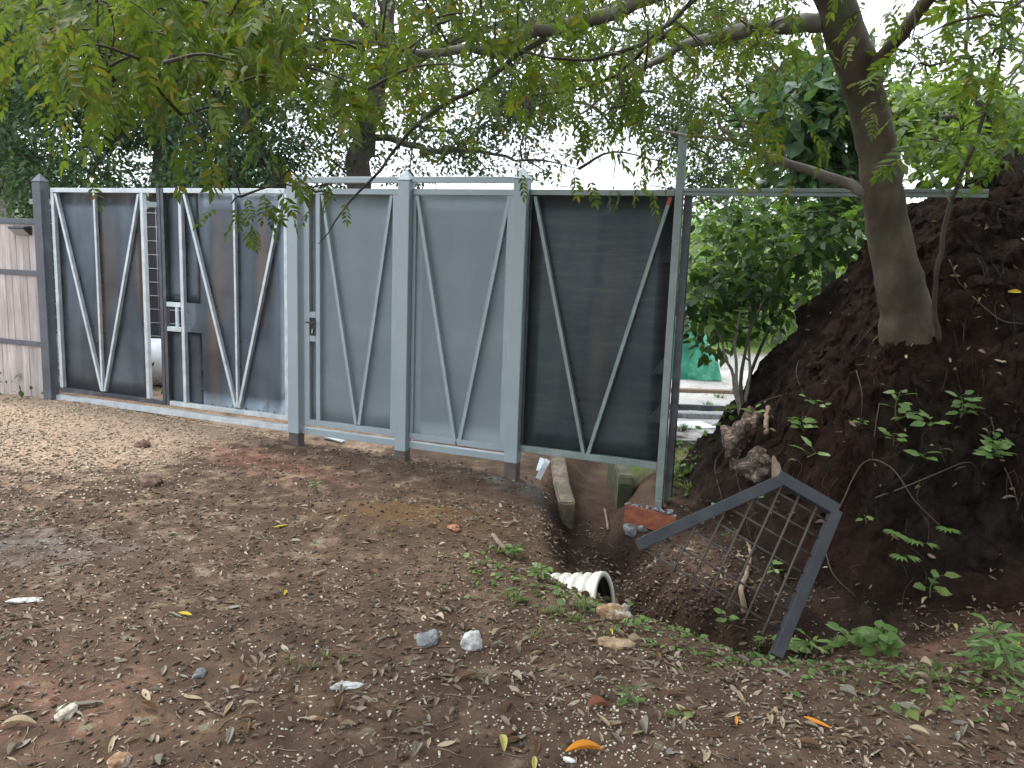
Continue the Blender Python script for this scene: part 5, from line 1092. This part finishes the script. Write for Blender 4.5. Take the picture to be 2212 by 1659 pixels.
# small dead leaves and bits of bark
P = scatter(46000, lambda n: vis(n, 1.5, 7.4, .8)); P = P[infront(P)]
den = .5+.5*fbm(P[:, 0], P[:, 1], 4., 1.6, 3)+.35*np.exp(-((P[:, 1]-3.9-.1*P[:, 0])/.9)**2); P = P[den > rng.uniform(.1, .9, len(P))]
A = Acc(); R_ = randrot(len(P), .3); sc = rng.uniform(.010, .05, len(P))*rng.uniform(.5, 1, len(P)); k = rng.integers(0, 10, len(P))
for i in range(10): q = k == i; A.inst(DEAD[i], P[q], R_[q], sc[q])
P = scatter(7000, lambda n: vis(n, 2.6, 5.4, 1.)); P = P[infront(P)]
den = .35+.8*fbm(P[:, 0], P[:, 1], 14., 1.3, 3)+.5*np.exp(-((P[:, 0]-.1)/1.2)**2-((P[:, 1]-4.)/.7)**2); P = P[den > rng.uniform(.1, 1.1, len(P))]
R_ = randrot(len(P), .45); sc = rng.uniform(.02, .065, len(P)); k = rng.integers(0, 10, len(P))
for i in range(10): q = k == i; A.inst(DEAD[i], P[q], R_[q], sc[q])
tag(A.out('leaf_litter', DRYA), 'small dead leaves and bark bits strewn over the dirt', 'leaf litter', None, 'stuff')
# twigs
A = Acc(); P = scatter(2600, lambda n: vis(n, 1.5, 6.5, .8)); P = P[infront(P)]; TW = Acc(); TW.tube([(-.5, 0, .01), (-.15, .04, .03), (.2, -.03, .02), (.5, .03, .01)], [.02, .018, .014, .008], 4)
TWT = TM(TW.V[0], [list(f) for f in np.array_split(TW.L[0], np.cumsum(TW.S[0])[:-1])]); A.inst(TWT, P, randrot(len(P), .12), rng.uniform(.03, .13, len(P)))
tag(A.out('twig_litter', OLDWOOD), 'thin broken twigs strewn over the dirt', 'twigs', None, 'stuff')
# white and tan gravel chips
CW = leaf_mat('gravel_white', [(.30, .26, .20), (.46, .41, .33), (.62, .57, .48), (.38, .33, .27)], 0, .7, .3, 1, 30); CT = leaf_mat('gravel_tan', [(.18, .13, .09), (.30, .23, .16), (.46, .38, .28), (.24, .17, .12)], 0, .8, .3, 1, 30); CD = leaf_mat('gravel_dark', [(.045, .031, .022), (.085, .06, .043), (.15, .115, .088)], 0, .85, .3, 1, 30)
def chip(seed):
    r = random.Random(seed); V = [(r.uniform(.7, 1.1)*a, r.uniform(.6, 1)*b, r.uniform(.5, .8)*c) for a, b, c in ((1, 0, 0), (-1, 0, .1), (.1, 1, 0), (0, -1, 0), (.1, 0, .9), (0, 0, -.7), (.6, .6, .3), (-.6, -.5, .4))]
    bm = bmesh.new(); [bm.verts.new(v) for v in V]; bmesh.ops.convex_hull(bm, input=bm.verts[:]); bm.verts.ensure_lookup_table(); bm.verts.index_update(); Vv = [tuple(v.co) for v in bm.verts]; Fv = [[v.index for v in f.verts] for f in bm.faces]; bm.free(); return TM(Vv, Fv)
CH_ = [chip(i) for i in range(6)]
def gravel(name, label, P, m, s0, s1):
    A = Acc(); k = rng.integers(0, 6, len(P)); R_ = randrot(len(P), .5); sc = s0+(s1-s0)*rng.uniform(0, 1, len(P))**1.7
    P = P.copy(); P[:, 2] += sc*.25
    for i in range(6): q = k == i; A.inst(CH_[i], P[q], R_[q], sc[q])
    tag(A.out(name, m), label, 'gravel', None, 'stuff')
P = scatter(26000, lambda n: vis(n, 1.4, 4.2, .9)); P = P[infront(P)]
w_ = .04+.55*np.exp(-((P[:, 0]+.15)/.75)**2-((P[:, 1]-2.55)/.65)**2)+.35*np.exp(-((P[:, 0]-.9)/.9)**2-((P[:, 1]-2.5)/.7)**2); w_ = w_*(.6+.8*(fbm(P[:, 0], P[:, 1], 8., 2.2, 3)+.3)); P = P[w_ > rng.uniform(0, 1, len(P))]
gravel('white_gravel', 'white chips of gravel trodden into the foreground dirt', P, CW, .0028, .0095)
P = scatter(60000, lambda n: vis(n, 4.4, 7.9, 1.)); P = P[infront(P)]; ug = P[:, 0]*CG-(P[:, 1]-6)*SG; og = -(P[:, 0]*SG+(P[:, 1]-6)*CG)
w_ = sm(-ug, 1.5, 3.2)*(1-sm(og, 1.2, 2.8)); P = P[w_*(.7+.5*fbm(P[:, 0], P[:, 1], 2., 1.5, 3)) > rng.uniform(0, 1, len(P))]
gravel('tan_gravel', 'pale tan gravel in front of the bare steel double gate', P, CT, .004, .017)
P = scatter(26000, lambda n: vis(n, 1.4, 6.5, .9)); P = P[infront(P)]; P = P[rng.uniform(0, 1, len(P)) < .4]; gravel('dark_gravel', 'small dark stones and crumbs of soil all over the dirt', P, CD, .003, .016)
# leaves and roots caught on the bank
A = Acc()
for i in range(150):
    x, y = random.uniform(1500, 2212), random.uniform(450, 1330); P_, nr = hit(x, y)
    if bankd(np.array([P_[0]]), np.array([P_[1]]))[0] < .05: continue
    A.inst(random.choice(DEAD), np.array([P_+nr*.01]), randrot(1, .8), np.array([random.uniform(.02, .07)]))
tag(A.out('bank_litter', DRYA), 'dead leaves caught on the soil bank', 'leaf litter', None, 'stuff')
A = Acc()
for i in range(150):
    x, y = random.uniform(1500, 2212), random.uniform(430, 1320); P_, nr = hit(x, y)
    if bankd(np.array([P_[0]]), np.array([P_[1]]))[0] < .08: continue
    l_ = random.uniform(.06, .25); dx = np.array([random.uniform(-.5, .5), 0, -1])*l_; A.tube(spline([P_+nr*.012, P_+nr*.04+dx*.5+rng.normal(0, .015, 3), P_+nr*.01+dx+[0, -abs(dx[2])*.45, 0]], 4), .0013, 4)
tag(A.out('root_hairs', ROOT), 'fine roots hanging out of the soil bank', 'roots', None, 'stuff')
# air
hz = bpy.data.materials.new('haze'); hz.use_nodes = True; hz.node_tree.nodes.clear(); ho = hz.node_tree.nodes.new('ShaderNodeOutputMaterial'); pv = hz.node_tree.nodes.new('ShaderNodeVolumePrincipled')
pv.inputs['Color'].default_value = (.86, .92, 1, 1); pv.inputs['Density'].default_value = .0004; pv.inputs['Anisotropy'].default_value = .2; hz.node_tree.links.new(pv.outputs[0], ho.inputs['Volume'])
HAZE = True
if HAZE:
    bm = bmesh.new(); bx(bm, (-2100, -75, -12), (2100, 960, 140)); ho_ = bmo('haze', bm, hz); tag(ho_, 'pale air', None, None, 'stuff')
